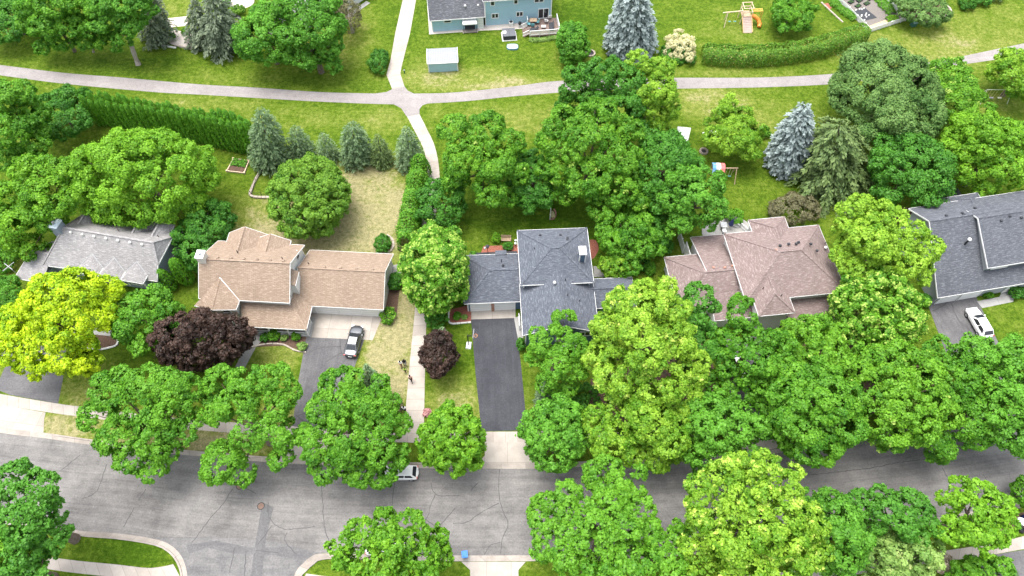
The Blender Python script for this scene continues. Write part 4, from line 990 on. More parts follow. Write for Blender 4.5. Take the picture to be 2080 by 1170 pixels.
class House:
    def __init__(s, name, label, org, ang, roof, wall, cap=None):
        s.root = empty(name, (org[0], org[1], 0), label, 'house', R(ang))
        s.org, s.ang = org, R(ang)
        s.rm, s.wm, s.cm = roof, wall, cap
        s.roof, s.wall, s.fas, s.cap = MB(), MB(), MB(), MB()
        s.th = .14; s.kids = []
    def loc(s, px, py, z):
        p = P(px, py, z); x, y = p.x - s.org[0], p.y - s.org[1]; c, q = math.cos(s.ang), math.sin(s.ang)
        return Vector((x * c + y * q, -x * q + y * c, z))
    def plane(s, pts, eaves=(), caps=()):
        """one roof slope with thickness; eaves = edges that carry white trim"""
        p = [Vector(q) for q in pts]
        n = (p[1] - p[0]).cross(p[2] - p[0]).normalized()
        if n.z < 0: p = p[::-1]; n = -n; m = len(p); eaves = [(m - 2 - e) % m for e in eaves]; caps = [(m - 2 - e) % m for e in caps]
        h = Vector((0, 0, 1)).cross(n); h = h.normalized() if h.length > 1e-4 else Vector((1, 0, 0)); v = n.cross(h)
        s.roof.poly(p, [(q.dot(h), q.dot(v)) for q in p])
        lo = [q - Vector((0, 0, s.th)) for q in p]
        s.roof.poly(lo[::-1], [(q.dot(h), q.dot(v)) for q in lo[::-1]])
        for k in range(len(p)):
            a, b = p[k], p[(k + 1) % len(p)]; c, d = lo[(k + 1) % len(p)], lo[k]
            s.roof.poly([a, d, c, b], [(0, 0), (0, .1), (.1, .1), (.1, 0)])
        cen = sum(p, Vector()) / len(p)
        for e in eaves:
            a, b = p[e], p[(e + 1) % len(p)]
            o = (b - a).cross(Vector((0, 0, 1))); o.z = 0
            if o.length < 1e-5: continue
            o.normalize()
            if o.dot(cen - a) > 0: o = -o
            s.fas.beam(a + o * .033 - Vector((0, 0, .115)), b + o * .033 - Vector((0, 0, .115)), .05, .18)
        for e in caps:
            a, b = p[e], p[(e + 1) % len(p)]
            s.cap.beam(a + Vector((0, 0, .02)), b + Vector((0, 0, .02)), .26, .05)
    def block(s, x0, x1, y0, y1, ze, zr, axis='x', a=0.0, b=0.0, yr=None, oh=.45, walls=True, zb=0.0, zeb=None, caps=True):
        """a wing: roof edges given; a, b = how far the hips run in at either end (0 = gable)"""
        sw = (lambda x, y, z: (x, y, z)) if axis == 'x' else (lambda u, v, z: (v, u, z))
        if axis == 'y': x0, x1, y0, y1 = y0, y1, x0, x1
        if yr is None: yr = (y0 + y1) / 2
        zeb = ze if zeb is None else zeb
        r0, r1 = (x0 + a, yr, zr), (x1 - b, yr, zr)
        F = [(x0, y0, ze), (x1, y0, ze), (x1, y1, zeb), (x0, y1, zeb)]
        W = lambda L_: [sw(*q) for q in L_]
        s.plane(W([F[0], F[1], r1, r0]), [0] + ([] if b else [1]) + ([] if a else [3]), [2] if caps else [])
        s.plane(W([F[2], F[3], r0, r1]), [0] + ([] if a else [1]) + ([] if b else [3]))
        if a: s.plane(W([F[3], F[0], r0]), [0], [1, 2] if caps else [])
        if b: s.plane(W([F[1], F[2], r1]), [0], [1, 2] if caps else [])
        if walls:
            X0, X1, Y0, Y1 = x0 + oh, x1 - oh, y0 + oh, y1 - oh
            def rz(y):
                z = ze + (y - y0) / (yr - y0) * (zr - ze) if y < yr else zeb + (y1 - y) / (y1 - yr) * (zr - zeb)
                return z - s.th - .03
            f, bk = (ze - .10, zeb - .10) if (a and b) else (rz(Y0), rz(Y1))
            f, bk = min(f, rz(Y0)), min(bk, rz(Y1))
            s.wall.poly(W([(X0, Y0, zb), (X1, Y0, zb), (X1, Y0, f), (X0, Y0, f)]))
            s.wall.poly(W([(X1, Y1, zb), (X0, Y1, zb), (X0, Y1, bk), (X1, Y1, bk)]))
            for X, hip in ((X0, a), (X1, b)):
                if hip: s.wall.poly(W([(X, Y0, zb), (X, Y1, zb), (X, Y1, bk), (X, Y0, f)]))
                else: s.wall.poly(W([(X, Y0, zb), (X, Y1, zb), (X, Y1, bk), (X, yr, rz(yr)), (X, Y0, f)]))
            # corner boards
            for X in (X0, X1):
                for Y, hh in ((Y0, f), (Y1, bk)):
                    p = sw(X, Y, zb); s.fas.beam((p[0], p[1], zb), (p[0], p[1], hh - .02), .16, .16)
    def window(s, face, u, v, z, w, h, panes=1, glass=None, name='window'):
        """face: wall direction; u = along wall, v = the wall's plane"""
        mb, gl = MB(), MB(); t = .09
        def pt(du, dz, out):
            if face == 'S': return (u + du, v - out, z + dz)
            if face == 'N': return (u + du, v + out, z + dz)
            if face == 'E': return (v + out, u + du, z + dz)
            return (v - out, u + du, z + dz)
        def bar(a, b): mb.beam(pt(*a, .03), pt(*b, .03), .13, t)
        W, H = w / 2, h / 2
        bar((-W - t / 2, -H), (W + t / 2, -H)); bar((-W - t / 2, H), (W + t / 2, H)); bar((-W, -H + t / 2), (-W, H - t / 2)); bar((W, -H + t / 2), (W, H - t / 2))
        for k in range(1, panes): bar((-W + w * k / panes, -H + t / 2), (-W + w * k / panes, H - t / 2))
        q = [pt(-W, -H, .02), pt(W, -H, .02), pt(W, H, .02), pt(-W, H, .02)]
        q2 = [pt(-W, -H, -.02), pt(W, -H, -.02), pt(W, H, -.02), pt(-W, H, -.02)]
        gl.poly(q); gl.poly(q2[::-1])
        o = mb.build(name, M_WHITE, s.root, weld=False)
        gl.build('pane', glass or M_GLASS, o, weld=False)
        return o
    def door(s, x0, x1, y, h, mat, name='garage_door'):
        mb = MB(); mb.box(((x0 + x1) / 2, y - .04, h / 2), (x1 - x0, .08, h)); o = mb.build(name, mat, s.root)
        fr = MB()
        for x in (x0 - .07, x1 + .07): fr.beam((x, y - .06, 0), (x, y - .06, h + .1), .14, .12)
        fr.beam((x0 - .14, y - .06, h + .07), (x1 + .14, y - .06, h + .07), .13, .12)
        fr.build('door_frame', M_WHITE, o, weld=False)
        return o
    def done(s):
        s.wall.build('wall', s.wm, s.root, weld=False)
        s.ro = s.roof.build('roof', s.rm, s.root, weld=False)
        s.fas.build('trim', M_WHITE, s.root, weld=False)
        if s.cap.v: s.cap.build('ridge_cap', s.cm or s.rm, s.ro, weld=False)
        return s.ro
    def vent(s, p, kind='box', mat=None):
        mb = MB(); x, y, z = p
        if kind == 'box':
            mb.box((x, y, z + .08), (.34, .30, .22), taper=.8); mb.build('roof_vent', mat or M_GREY, s.ro)
        elif kind == 'pipe':
            mb.tube([(x, y, z - .2), (x, y, z + .45)], .06, 8); mb.build('vent_pipe', mat or M_BLACK, s.ro)
        else:
            mb.lathe((x, y, z - .1), [(.12, 0), (.12, .35), (.22, .37), (.20, .55), (.05, .62)], 12); mb.build('roof_vent', mat or M_GREY, s.ro, smooth=True)
    def chimney(s, x, y, w, d, z0, z1, mat, cap=M_WHITE):
        mb = MB(); mb.box((x, y, (z0 + z1) / 2), (w, d, z1 - z0)); o = mb.build('chimney', mat, s.root)
        c = MB(); c.box((x, y, z1 + .07), (w + .16, d + .16, .13)); c.build('chimney_cap', cap, o)
        f = MB(); f.lathe((x, y, z1 + .13), [(.14, 0), (.14, .22), (.20, .24), (.20, .32), (.05, .36)], 10); f.build('flue', M_GREY, o)
        return o

# ---- tan house (second from the left)
B = House('tan_house', 'white sided house with tan shingle roofs, back dormers and a three door garage', (-29, 48), -3.4, M_SH_TAN, M_SD_WHITE)
B.block(-12.3, -.15, -3.95, 5.25, 5.35, 8.5, yr=.25)
B.block(-.2, 11.75, -2.87, 6.14, 2.8, 5.55, yr=1.45, oh=.4)
# wrap-around porch roof
B.plane([(-7.3, -3.52, 3.95), (-6.7, -6.45, 2.7), (1.95, -6.45, 2.7), (-.30, -3.52, 3.95)], [1], [2])
B.plane([(-.58, -3.52, 3.92), (1.95, -6.45, 2.7), (1.95, -2.6, 2.7), (-.58, .05, 4.0)], [1])
B.fas.beam((-.58, .05, 4.03), (1.95, -2.6, 2.73), .16, .08); B.fas.beam((-9.5, -1.6, 7.08), (-6.85, -3.9, 5.33), .14, .08)
mb = MB()
for x in (-6.2, -3.6, -1.0, 1.55): mb.beam((x, -6.1, 0), (x, -6.1, 2.62), .16, .16)
mb.beam((1.55, -4.2, 0), (1.55, -4.2, 2.6), .16, .16)
for a, b in (((-6.2, -6.1), (-3.6, -6.1)), ((-3.6, -6.1), (-1.0, -6.1)), ((-1.0, -6.1), (1.55, -6.1)), ((1.55, -6.1), (1.55, -4.2))):
    mb.beam((a[0], a[1], .95), (b[0], b[1], .95), .09, .08); mb.beam((a[0], a[1], .25), (b[0], b[1], .25), .07, .06)
    for k in range(1, 16):
        q = Vector((*a, 0)).lerp(Vector((*b, 0)), k / 16); mb.beam((q.x, q.y, .25), (q.x, q.y, .95), .04, .04)
mb.build('porch_railing', M_WHITE, B.root, weld=False)
mb = MB(); mb.box((-2.4, -4.8, .10), (8.6, 2.9, .2)); mb.build('porch_floor', M_PAD, B.root)
# front corner bay with its pointed roof
apex = (-9.5, -1.6, 7.05)
B.plane([apex, (-12.75, -4.9, 5.0), (-10.15, -5.55, 5.25)], [1], [2]); B.plane([apex, (-10.15, -5.55, 5.25), (-7.1, -5.2, 5.05), (-6.85, -3.9, 5.3)], [1, 2])
B.wall.prism([(-12.2, -3.4), (-12.2, -4.6), (-10.15, -5.1), (-7.5, -4.8), (-7.4, -3.4)], 0, 4.9)
B.plane([(-12.5, -4.75, 3.6), (-12.6, -5.7, 3.1), (-9.9, -6.2, 3.1), (-10.1, -5.1, 3.6)], [1]); B.plane([(-10.1, -5.1, 3.6), (-9.9, -6.2, 3.1), (-7.3, -5.9, 3.1), (-7.5, -4.8, 3.6)], [1])
B.window('S', -8.75, -4.98, 4.2, 1.1, 1.1, 1); B.window('S', -8.75, -4.98, 1.6, 1.3, 1.4, 2)
# two back dormers
B.block(-7.1, -2.1, 2.2, 5.75, 5.55, 6.95, axis='y', oh=.35); B.block(-11.0, -5.6, 2.0, 6.6, 5.5, 7.15, axis='y', oh=.35)
# small white return at the gable
B.wall.prism([(-.6, -1.6), (.25, -1.6), (.25, .4), (-.6, .4)], 3.2, 6.1)
B.plane([(.33, -1.75, 6.08), (.33, .5, 6.08), (-.7, .5, 6.75), (-.7, -1.75, 6.75)], [0])
for a, b in ((2.1, 5.0), (5.35, 8.25), (8.6, 11.1)): B.door(a, b, -2.47, 2.15, M_DOORW)
B.window('S', -5.2, -3.50, 4.65, 1.0, .6, 2); B.window('S', -2.5, -3.50, 4.65, 1.1, .6, 2)
B.window('E', 3.2, -.6, 5.7, .9, 1.3); B.window('E', -2.7, -.6, 4.8, .9, 1.2)
for y in (1.5, -1.0):
    o = B.window('E', y, 11.35, 2.6, .55, .7)
ro = B.done()
B.chimney(-11.75, .3, .95, 1.15, 7.2, 9.4, M_SD_CREAM)
for k in range(6): B.vent((-9.9 + 1.75 * k, .62, 8.28), mat=M_SH_TAN)
for k in range(4): B.vent((3.4 + 2.2 * k, 1.75, 5.40), mat=M_SH_TAN)
B.vent((-8.0, 2.2, 7.4), 'pipe'); B.vent((-1.5, 1.2, 7.9), 'pipe'); B.vent((1.0, 2.4, 5.0), 'pipe')

# ---- slate roofed house (centre)
C = House('slate_house', 'house with dark slate coloured hip roofs, blue chimney and freshly sealed black driveway', (6, 50), 2.7, M_SH_SLATE, M_SD_NAVY)
C.block(-5.0, 4.8, -3.15, 5.8, 5.6, 7.7, a=4.3, b=4.3, yr=1.25)
C.block(-5.05, 4.95, -9.85, .3, 4.05, 6.45, axis='y', oh=.42)
C.block(-12.7, -3.9, -4.1, 3.72, 2.9, 5.0, a=3.6, b=0, oh=.42)
C.block(3.6, 10.6, -5.65, -1.0, 2.9, 4.25, oh=.4)
C.plane([(-.9, -9.6, 3.7), (-.9, -11.1, 3.0), (2.0, -11.1, 3.0), (2.0, -9.6, 3.7)], [1])
mb = MB()
for x in (-.7, 1.8): mb.beam((x, -10.9, 0), (x, -10.9, 2.85), .18, .18)
mb.build('porch_post', M_WHITE, C.root, weld=False)
C.door(-11.85, -9.15, -3.70, 2.2, M_DOORW); C.door(-8.55, -5.85, -3.70, 2.2, M_DOORW)
mb = MB(); mb.box((-8.85, -3.82, 1.3), (.42, .22, 2.6)); mb.build('brick_pillar', M_BRICK, C.root)
C.window('S', -3.3, -9.45, 3.0, 1.6, 1.1, 2); C.window('S', 3.2, -9.45, 3.0, 1.4, 1.1, 2)
mb = MB()
mb.beam((-5.3, -7.0, 0), (-5.3, -7.0, 1.5), .1, .1); mb.beam((-5.3, -5.2, 0), (-5.3, -5.2, 1.5), .1, .1)
mb.beam((-5.3, -7.0, 1.45), (-5.3, -5.2, 1.45), .09, .09); mb.beam((-5.3, -7.0, .6), (-5.3, -5.2, .6), .09, .09)
mb.build('entry_railing', M_WHITE, C.root, weld=False)
mb = MB(); mb.box((-8.5, 4.6, .22), (7.0, 2.3, .44)); mb.build('deck', M_CHAR, C.root)
C.plane([(-8.2, 3.4, 3.2), (-6.6, 3.4, 3.2), (-6.6, 4.3, 3.0), (-8.2, 4.3, 3.0)])
ro = C.done()
mb = MB(); mb.box((3.45, .35, 6.5), (.75, 1.15, 3.0)); ch = mb.build('chimney', M_SD_NAVY, C.root)
mb = MB()
for x in (3.06, 3.84):
    for y in (-.24, .94): mb.beam((x, y, 5.2), (x, y, 8.0), .13, .13)
mb.box((3.45, .35, 8.07), (.98, 1.38, .16)); mb.build('chimney_trim', M_WHITE, ch, weld=False)
mb = MB(); mb.lathe((3.5, .45, 8.15), [(.14, 0), (.14, .3), (.2, .32), (.2, .4), (.04, .45)], 10); mb.build('flue', M_WHITE, ch)
for p in ((-1.9, 4.3, 6.35), (.9, 4.2, 6.35), (1.8, 3.4, 6.7), (1.7, 3.0, 6.85)): C.vent(p, mat=M_CHAR)
for p in ((1.0, -2.9, 5.95), (1.1, -5.2, 5.9), (1.1, -7.4, 5.9), (2.7, -5.7, 5.15), (-2.9, 1.9, 6.6), (-7.4, 1.6, 4.35)): C.vent(p, 'pipe')
C.vent((-7.2, .6, 4.8), mat=M_CHAR); C.vent((-4.9, .7, 4.75), mat=M_CHAR); C.vent((-.55, -3.6, 6.35), 'round', M_WHITE)

# ---- light grey house (left)
A = House('light_grey_house', 'weathered light grey roofed house with three front dormers behind the golden tree', (-56, 50), -10.9, M_SH_LIGHT, M_SD_BLUEGREY)
A.plane([(-9.4, -.75, 3.7), (7.55, -.30, 3.9), (7.55, 1.45, 5.45), (6.75, 3.6, 7.45), (-6.4, 3.6, 7.45)], [0, 1], [3])
A.plane([(7.55, 8.1, 4.0), (-8.0, 8.1, 4.0), (-6.4, 3.6, 7.45), (6.75, 3.6, 7.45), (7.55, 6.1, 5.5)], [0, 4])
A.plane([(6.75, 3.6, 7.45), (7.6, 1.45, 5.45), (7.6, 6.1, 5.5)], [1], [0, 2])
A.plane([(-8.0, 8.1, 4.0), (-9.4, -.75, 3.7), (-6.4, 3.6, 7.45)], [0], [1, 2])
A.wall.prism([(-8.9, -.2), (7.1, .15), (7.1, 7.6), (-7.6, 7.6)], 0, 3.7)
A.wall.poly([(7.1, .15, 3.6), (7.1, 7.6, 3.6), (7.1, 7.6, 4.1), (7.1, 6.0, 5.3), (7.1, 1.6, 5.3), (7.1, .15, 4.0)])
FL = MB()
for xc in (-2.0, 1.25, 4.6):
    A.block(xc - 1.56, xc + 1.56, -1.25, 1.9, 4.35, 5.45, axis='y', a=2.0, oh=.3, zb=2.6, caps=False)
    for sx in (-1, 1): FL.beam((xc, 1.34, 5.47), (xc + sx * 1.56, .13, 4.42), .10, .05)
    A.window('S', xc, -.95, 3.6, 1.5, .9, 2)
for xc in (-5.8, 2.3, 5.2): A.block(xc - 1.3, xc + 1.3, 4.6, 8.4, 4.9, 6.2, axis='y', b=1.2, oh=.3, zb=2.6)
A.plane([(-13.0, -3.0, 2.75), (-8.6, -3.0, 2.75), (-8.6, .9, 4.4), (-11.6, .9, 4.4)], [0, 3]); A.plane([(-8.6, 3.6, 2.9), (-10.8, 3.6, 2.9), (-11.6, .9, 4.4), (-8.6, .9, 4.4)], [1])
A.wall.prism([(-12.2, -2.5), (-8.7, -2.5), (-8.7, 3.2), (-10.8, 3.2)], 0, 2.7)
A.window('E', 4.2, 7.15, 2.2, 1.0, 1.2)
ro = A.done()
FL.build('valley_flashing', M_GREY, A.ro, weld=False)
A.chimney(-7.2, 3.5, 1.35, 1.35, 5.2, 8.2, M_SD_BLUEGREY, cap=plain('pale blue metal', (.55, .64, .70), .4))
for k in range(7): A.vent((-5.2 + 1.75 * k, 3.15, 7.15), mat=M_PANEL)
A.vent((-11.2, .1, 4.0), 'pipe'); A.vent((.5, 5.1, 6.3), 'pipe'); A.vent((6.1, 5.4, 6.0), 'pipe')

# ---- brown roofed house (right of centre)
D = House('brown_house', 'large house with reddish brown hip roofs and a low right porch roof', (37, 51), 6.4, M_SH_BROWN, M_SD_WHITE)
D.block(-6.8, 6.9, -6.05, 4.9, 5.4, 8.2, a=5.4, b=5.4)
D.block(-2.7, 2.55, -.5, 6.85, 5.38, 6.75, axis='y', b=2.6)
D.block(-5.75, -.9, -8.35, 0.2, 5.38, 6.75, axis='y', a=2.4)
D.block(-15.1, -5.0, -5.1, 3.6, 2.8, 5.0, a=4.0, b=0)
D.plane([(-10.55, 6.55, 2.8), (-5.2, 6.55, 2.8), (-5.2, -.72, 5.04), (-10.55, -.72, 5.04)], [0, 3])
D.wall.prism([(-10.1, .5), (-5.4, .5), (-5.4, 6.1), (-10.1, 6.1)], 0, 2.75)
D.plane([(-10.6, -7.1, 2.75), (-5.0, -7.1, 2.75), (-5.0, -3.6, 4.0), (-10.6, -3.6, 4.0)], [0, 3])
D.wall.prism([(-10.2, -6.7), (-5.3, -6.7), (-5.3, -4.6), (-10.2, -4.6)], 0, 2.7)
D.plane([(-.85, -8.5, 2.75), (7.1, -8.5, 2.75), (7.1, -5.58, 3.75), (-.85, -5.58, 3.75)], [0, 1])
D.wall.prism([(-.7, -8.1), (6.6, -8.1), (6.6, -5.7), (-.7, -5.7)], 0, 2.7)
for u, ww in ((.2, .8), (3.4, 1.2), (4.9, 1.2)): D.window('S', u, -5.64, 4.55, ww, .6, 2)
for u in (-4.1, -2.6): D.window('S', u, -7.95, 4.55, 1.2, .6, 2)
D.door(-9.9, -7.7, -6.72, 2.1, M_DOORW); D.door(-7.4, -5.5, -6.72, 2.1, M_DOORW)
mb = MB(); mb.beam((-11.1, 3.4, 0), (-11.1, 6.2, 0), .10, .1); mb.beam((-11.1, 6.2, 1.2), (-11.1, 3.4, 1.2), .1, 2.2); mb.build('side_wall', M_WHITE, D.root, weld=False)
ro = D.done()
for p in ((-.9, .6, 7.7), (.3, .7, 7.75), (1.3, .6, 7.75), (1.8, .9, 7.6), (3.4, .5, 7.5), (3.9, -.6, 7.4)): D.vent((p[0], p[1], p[2] + .1), mat=M_CHAR)
for p in ((-1.7, -.1, 7.9), (-1.4, -1.1, 7.65)): D.vent(p, mat=M_BRICK)
for p in ((-9.5, -.1, 4.85), (-8.9, -1.3, 4.45), (-8.0, -.3, 4.9), (-6.9, -.2, 4.95)): D.vent(p, mat=M_BRICK)
for p in ((-4.4, -4.8, 6.2), (-2.4, -6.2, 6.2)): D.vent(p, 'pipe')
D.vent((6.1, .6, 5.85), 'round', M_PANEL); D.vent((6.6, 1.6, 5.55), 'pipe')

# ---- blue grey house (right edge)
E_ = House('blue_grey_house', 'house with blue grey shingles and a big upper dormer, cut by the right edge', (64, 50), 10.3, M_SH_BLUEGR, M_SD_GREY)
E_.plane([(-6.3, -2.65, 2.85), (12, -2.65, 2.85), (12, 6.3, 8.4), (-6.0, 6.3, 8.4)], [0, 3], [2])
E_.plane([(12, 10.1, 6.3), (-6.0, 10.1, 6.3), (-6.0, 6.3, 8.4), (12, 6.3, 8.4)], [0, 1])
E_.wall.poly([(-5.5, -2.2, 0), (-5.5, 9.6, 0), (-5.5, 9.6, 6.35), (-5.5, 6.3, 8.15), (-5.5, -2.2, 2.9)])
E_.wall.poly([(11.5, -2.2, 0), (11.5, 9.6, 0), (11.5, 9.6, 6.35), (11.5, 6.3, 8.15), (11.5, -2.2, 2.9)])
E_.wall.poly([(-5.5, -2.2, 0), (11.5, -2.2, 0), (11.5, -2.2, 2.8), (-5.5, -2.2, 2.8)]); E_.wall.poly([(-5.5, 9.6, 0), (11.5, 9.6, 0), (11.5, 9.6, 6.3), (-5.5, 9.6, 6.3)])
# upper dormer
E_.plane([(.45, -.75, 5.6), (12.2, -.75, 5.6), (12.2, 5.4, 8.75), (.45, 5.4, 8.75)], [0, 3], [2]); E_.plane([(12.2, 7.4, 7.85), (.45, 7.4, 7.85), (.45, 5.4, 8.75), (12.2, 5.4, 8.75)], [1])
E_.wall.poly([(.8, -.35, 3.8), (11.4, -.35, 3.8), (11.4, -.35, 5.6), (.8, -.35, 5.6)])
E_.wall.poly([(.8, -.35, 3.8), (.8, 7.0, 7.7), (.8, 5.4, 8.55), (.8, -.35, 5.6)])
# back gable
E_.block(.1, 5.7, 7.0, 11.4, 5.6, 6.9, axis='y', b=1.6, oh=.4)
E_.door(-5.0, -2.1, -2.22, 2.2, M_DOORW); E_.door(-1.6, 1.2, -2.22, 2.2, M_DOORW)
E_.window('S', 3.0, -.40, 4.7, 2.4, .7, 3, glass=M_PANEL)
o = E_.door(5.3, 6.4, -2.22, 2.1, M_DOORW, 'front_door')
mb = MB(); mb.lathe((5.85, -2.36, 1.45), [(.22, -.05), (.34, -.03), (.34, .03), (.22, .05)], 14); mb.build('wreath', L['deep'], o)
E_.window('W', 2.0, -5.5, 2.2, 1.1, 1.2)
ro = E_.done()
mb = MB(); mb.tube([(-1.4, 3.0, 6.0), (-1.4, 3.0, 7.5)], .13, 10); pp = mb.build('vent_pipe', M_BLACK, E_.ro)
mb = MB(); mb.lathe((-1.4, 3.0, 7.4), [(.2, 0), (.24, .05), (.24, .22), (.1, .3)], 12); mb.build('pipe_cap', M_WHITE, pp)
for p in ((-3.1, 6.9, 8.1), (-.7, 6.9, 8.1), (-.8, 6.5, 8.3), (1.8, 7.6, 7.75), (3.6, 4.6, 8.35), (6.6, 4.6, 8.35), (5.0, 5.0, 8.55)): E_.vent(p, mat=M_CHAR)

# ---- pale blue house beyond the trail
F = House('pale_blue_house', 'pale blue two storey house with a railed deck beyond the trail', (-5, 105), 6.5, M_SH_DARK, M_SD_BLUE)
F.block(-9.95, .1, -.35, 9.6, 2.75, 5.9, oh=.4)
F.block(-.15, 12.7, .25, 10.2, 5.5, 8.3, oh=.4)
F.window('S', -6.7, .05, 2.05, 1.3, .5, 1); F.window('S', -3.1, .05, 2.05, 1.3, .5, 1)
for u, z, ww, hh, n in ((1.6, 4.7, .7, 1.0, 1), (5.8, 4.7, .7, 1.0, 1), (10.0, 4.7, 1.7, 1.0, 2), (2.0, 2.0, 1.2, .95, 2), (6.5, 2.0, 1.2, .95, 2)): F.window('S', u, .65, z, ww, hh, n)
F.window('S', 10.9, .65, 1.75, 1.9, 2.0, 2, name='patio_door')
mb = MB(); mb.box((-.75, -.05, 1.25), (1.1, .14, 2.5)); mb.build('side_panel', M_DOORW, F.root)
mb = MB(); mb.box((10.6, -1.65, .52), (5.6, 4.5, .2)); dk = mb.build('deck', M_DECK, F.root)
mb = MB()
def rail(a, b):
    a, b = Vector(a), Vector(b)
    for z, h in ((1.62, .09), (.78, .07)): mb.beam((a.x, a.y, z + a.z), (b.x, b.y, z + b.z), .12, h)
    m = int((b - a).length / .19)
    for k in range(m + 1):
        q = a.lerp(b, k / m); tk = .16 if k % 9 == 0 else .10
        mb.beam((q.x, q.y, q.z + (.2 if tk > .12 else .75)), (q.x, q.y, q.z + 1.6), tk, tk * .5 if tk < .12 else tk)
rail((7.9, -3.8, 0), (13.3, -3.8, 0)); rail((13.35, -3.8, 0), (13.35, .4, 0)); rail((7.85, -.6, 0), (7.85, .4, 0))
mb.build('deck_railing', M_WHITE, dk, weld=False)
mb = MB()
for k in range(3): mb.box((7.55 - .32 * k, -2.2, .42 - .19 * k), (.34, 2.2, .10))
mb.build('deck_stair', M_DECK, dk, weld=False)
mb = MB()
for y in (-3.35, -1.1):
    mb.beam((7.8, y, 1.5), (6.6, y, .95), .10, .09); mb.beam((7.8, y, .8), (6.6, y, .35), .08, .07)
    for k in range(7): mb.beam((7.7 - .17 * k, y, .7 - .07 * k), (7.7 - .17 * k, y, 1.45 - .08 * k), .05, .05)
mb.build('stair_railing', M_WHITE, dk, weld=False)
ro = F.done()
for p in ((-3.4, 2.6, 4.6), (-3.3, 1.2, 3.8)): F.vent(p, 'round', M_WHITE)
F.vent((-.95, 1.4, 3.85), 'box', M_WHITE)

# ---- white house at the top, mostly out of the frame
pa, pb = P(694, 36), P(748, 0)
ang = math.degrees(math.atan2(pb.y - pa.y, pb.x - pa.x))
G = House('white_house', 'white sided house with a pale roof, only a corner showing at the top', (pa.x, pa.y), ang, M_SH_LIGHT, M_SD_WHITE)
G.block(-.5, 13, .3, 9.5, 3.0, 5.4, axis='x', oh=.4)
G.block(-12, .2, 2.0, 9.9, 2.8, 5.0, axis='x', oh=.4)
G.window('S', 4.5, .70, 1.6, 1.4, 1.1, 2); G.window('S', 9.0, .70, 1.6, 1.4, 1.1, 2)
G.done()
struct(sheet('paved_strip', [(690, 42), (744, 2), (752, 6), (698, 44)], .016, M_PAD))

# ---- garden shed
sa, sb = P(872, 147), P(930, 144); an = math.atan2(sb.y - sa.y, sb.x - sa.x)
sh = empty('garden_shed', ((sa.x + sb.x) / 2, (sa.y + sb.y) / 2, 0), 'pale blue garden shed with a ribbed metal roof beside the trail', 'shed', an)
wd = (sb - sa).length / 2
mb = MB()
mb.prism([(-wd, 0), (wd, 0), (wd, 3.6), (-wd, 3.6)], 0, 1.80)
for x in (-wd, wd): mb.poly([(x, 0, 1.8), (x, 3.6, 1.8), (x, 2.9, 2.6), (x, .7, 2.5)])
mb.build('wall', M_SD_BLUE, sh)
mb = MB()
prof = [(-.14, 2.02), (1.9, 2.62), (3.75, 1.95)]
for (y0, z0), (y1, z1) in zip(prof, prof[1:]):
    mb.poly([(-wd - .14, y0, z0), (wd + .14, y0, z0), (wd + .14, y1, z1), (-wd - .14, y1, z1)]); mb.poly([(-wd - .14, y1, z1 - .06), (wd + .14, y1, z1 - .06), (wd + .14, y0, z0 - .06), (-wd - .14, y0, z0 - .06)])
mb.build('roof', M_METALROOF, sh, weld=False)
mb = MB()
for x in (-wd - .02, wd + .02): mb.beam((x, -.04, 0), (x, -.04, 1.95), .16, .12)
mb.beam((-wd - .16, -.16, 1.98), (wd + .16, -.16, 1.98), .07, .10)
for x in (-wd - .17, wd + .17):
    for (y0, z0), (y1, z1) in zip(prof, prof[1:]): mb.beam((x, y0, z0), (x, y1, z1), .07, .14)
mb.build('trim', M_WHITE, sh, weld=False)
mb = MB(); mb.box((0, -.03, .9), (1.7, .06, 1.75)); dr = mb.build('door', M_SD_BLUE, sh)

# ================================================================== vehicles
M_CARWHITE = plain('white car paint', (.80, .80, .79), .25, .5, var=.02, coat=.6)
M_CARSILVER = plain('silver grey car paint', (.13, .135, .145), .24, .5, metal=.75, var=.03, coat=.6)
M_TYRE = plain('tyre rubber', (.02, .02, .021), .85)
M_RIM = plain('wheel alloy', (.45, .45, .46), .35, .5, .6)
M_LAMP = plain('clear lamp lens', (.72, .74, .76), .15, .6)
M_TAIL = plain('red lamp lens', (.42, .02, .02), .2, .6)

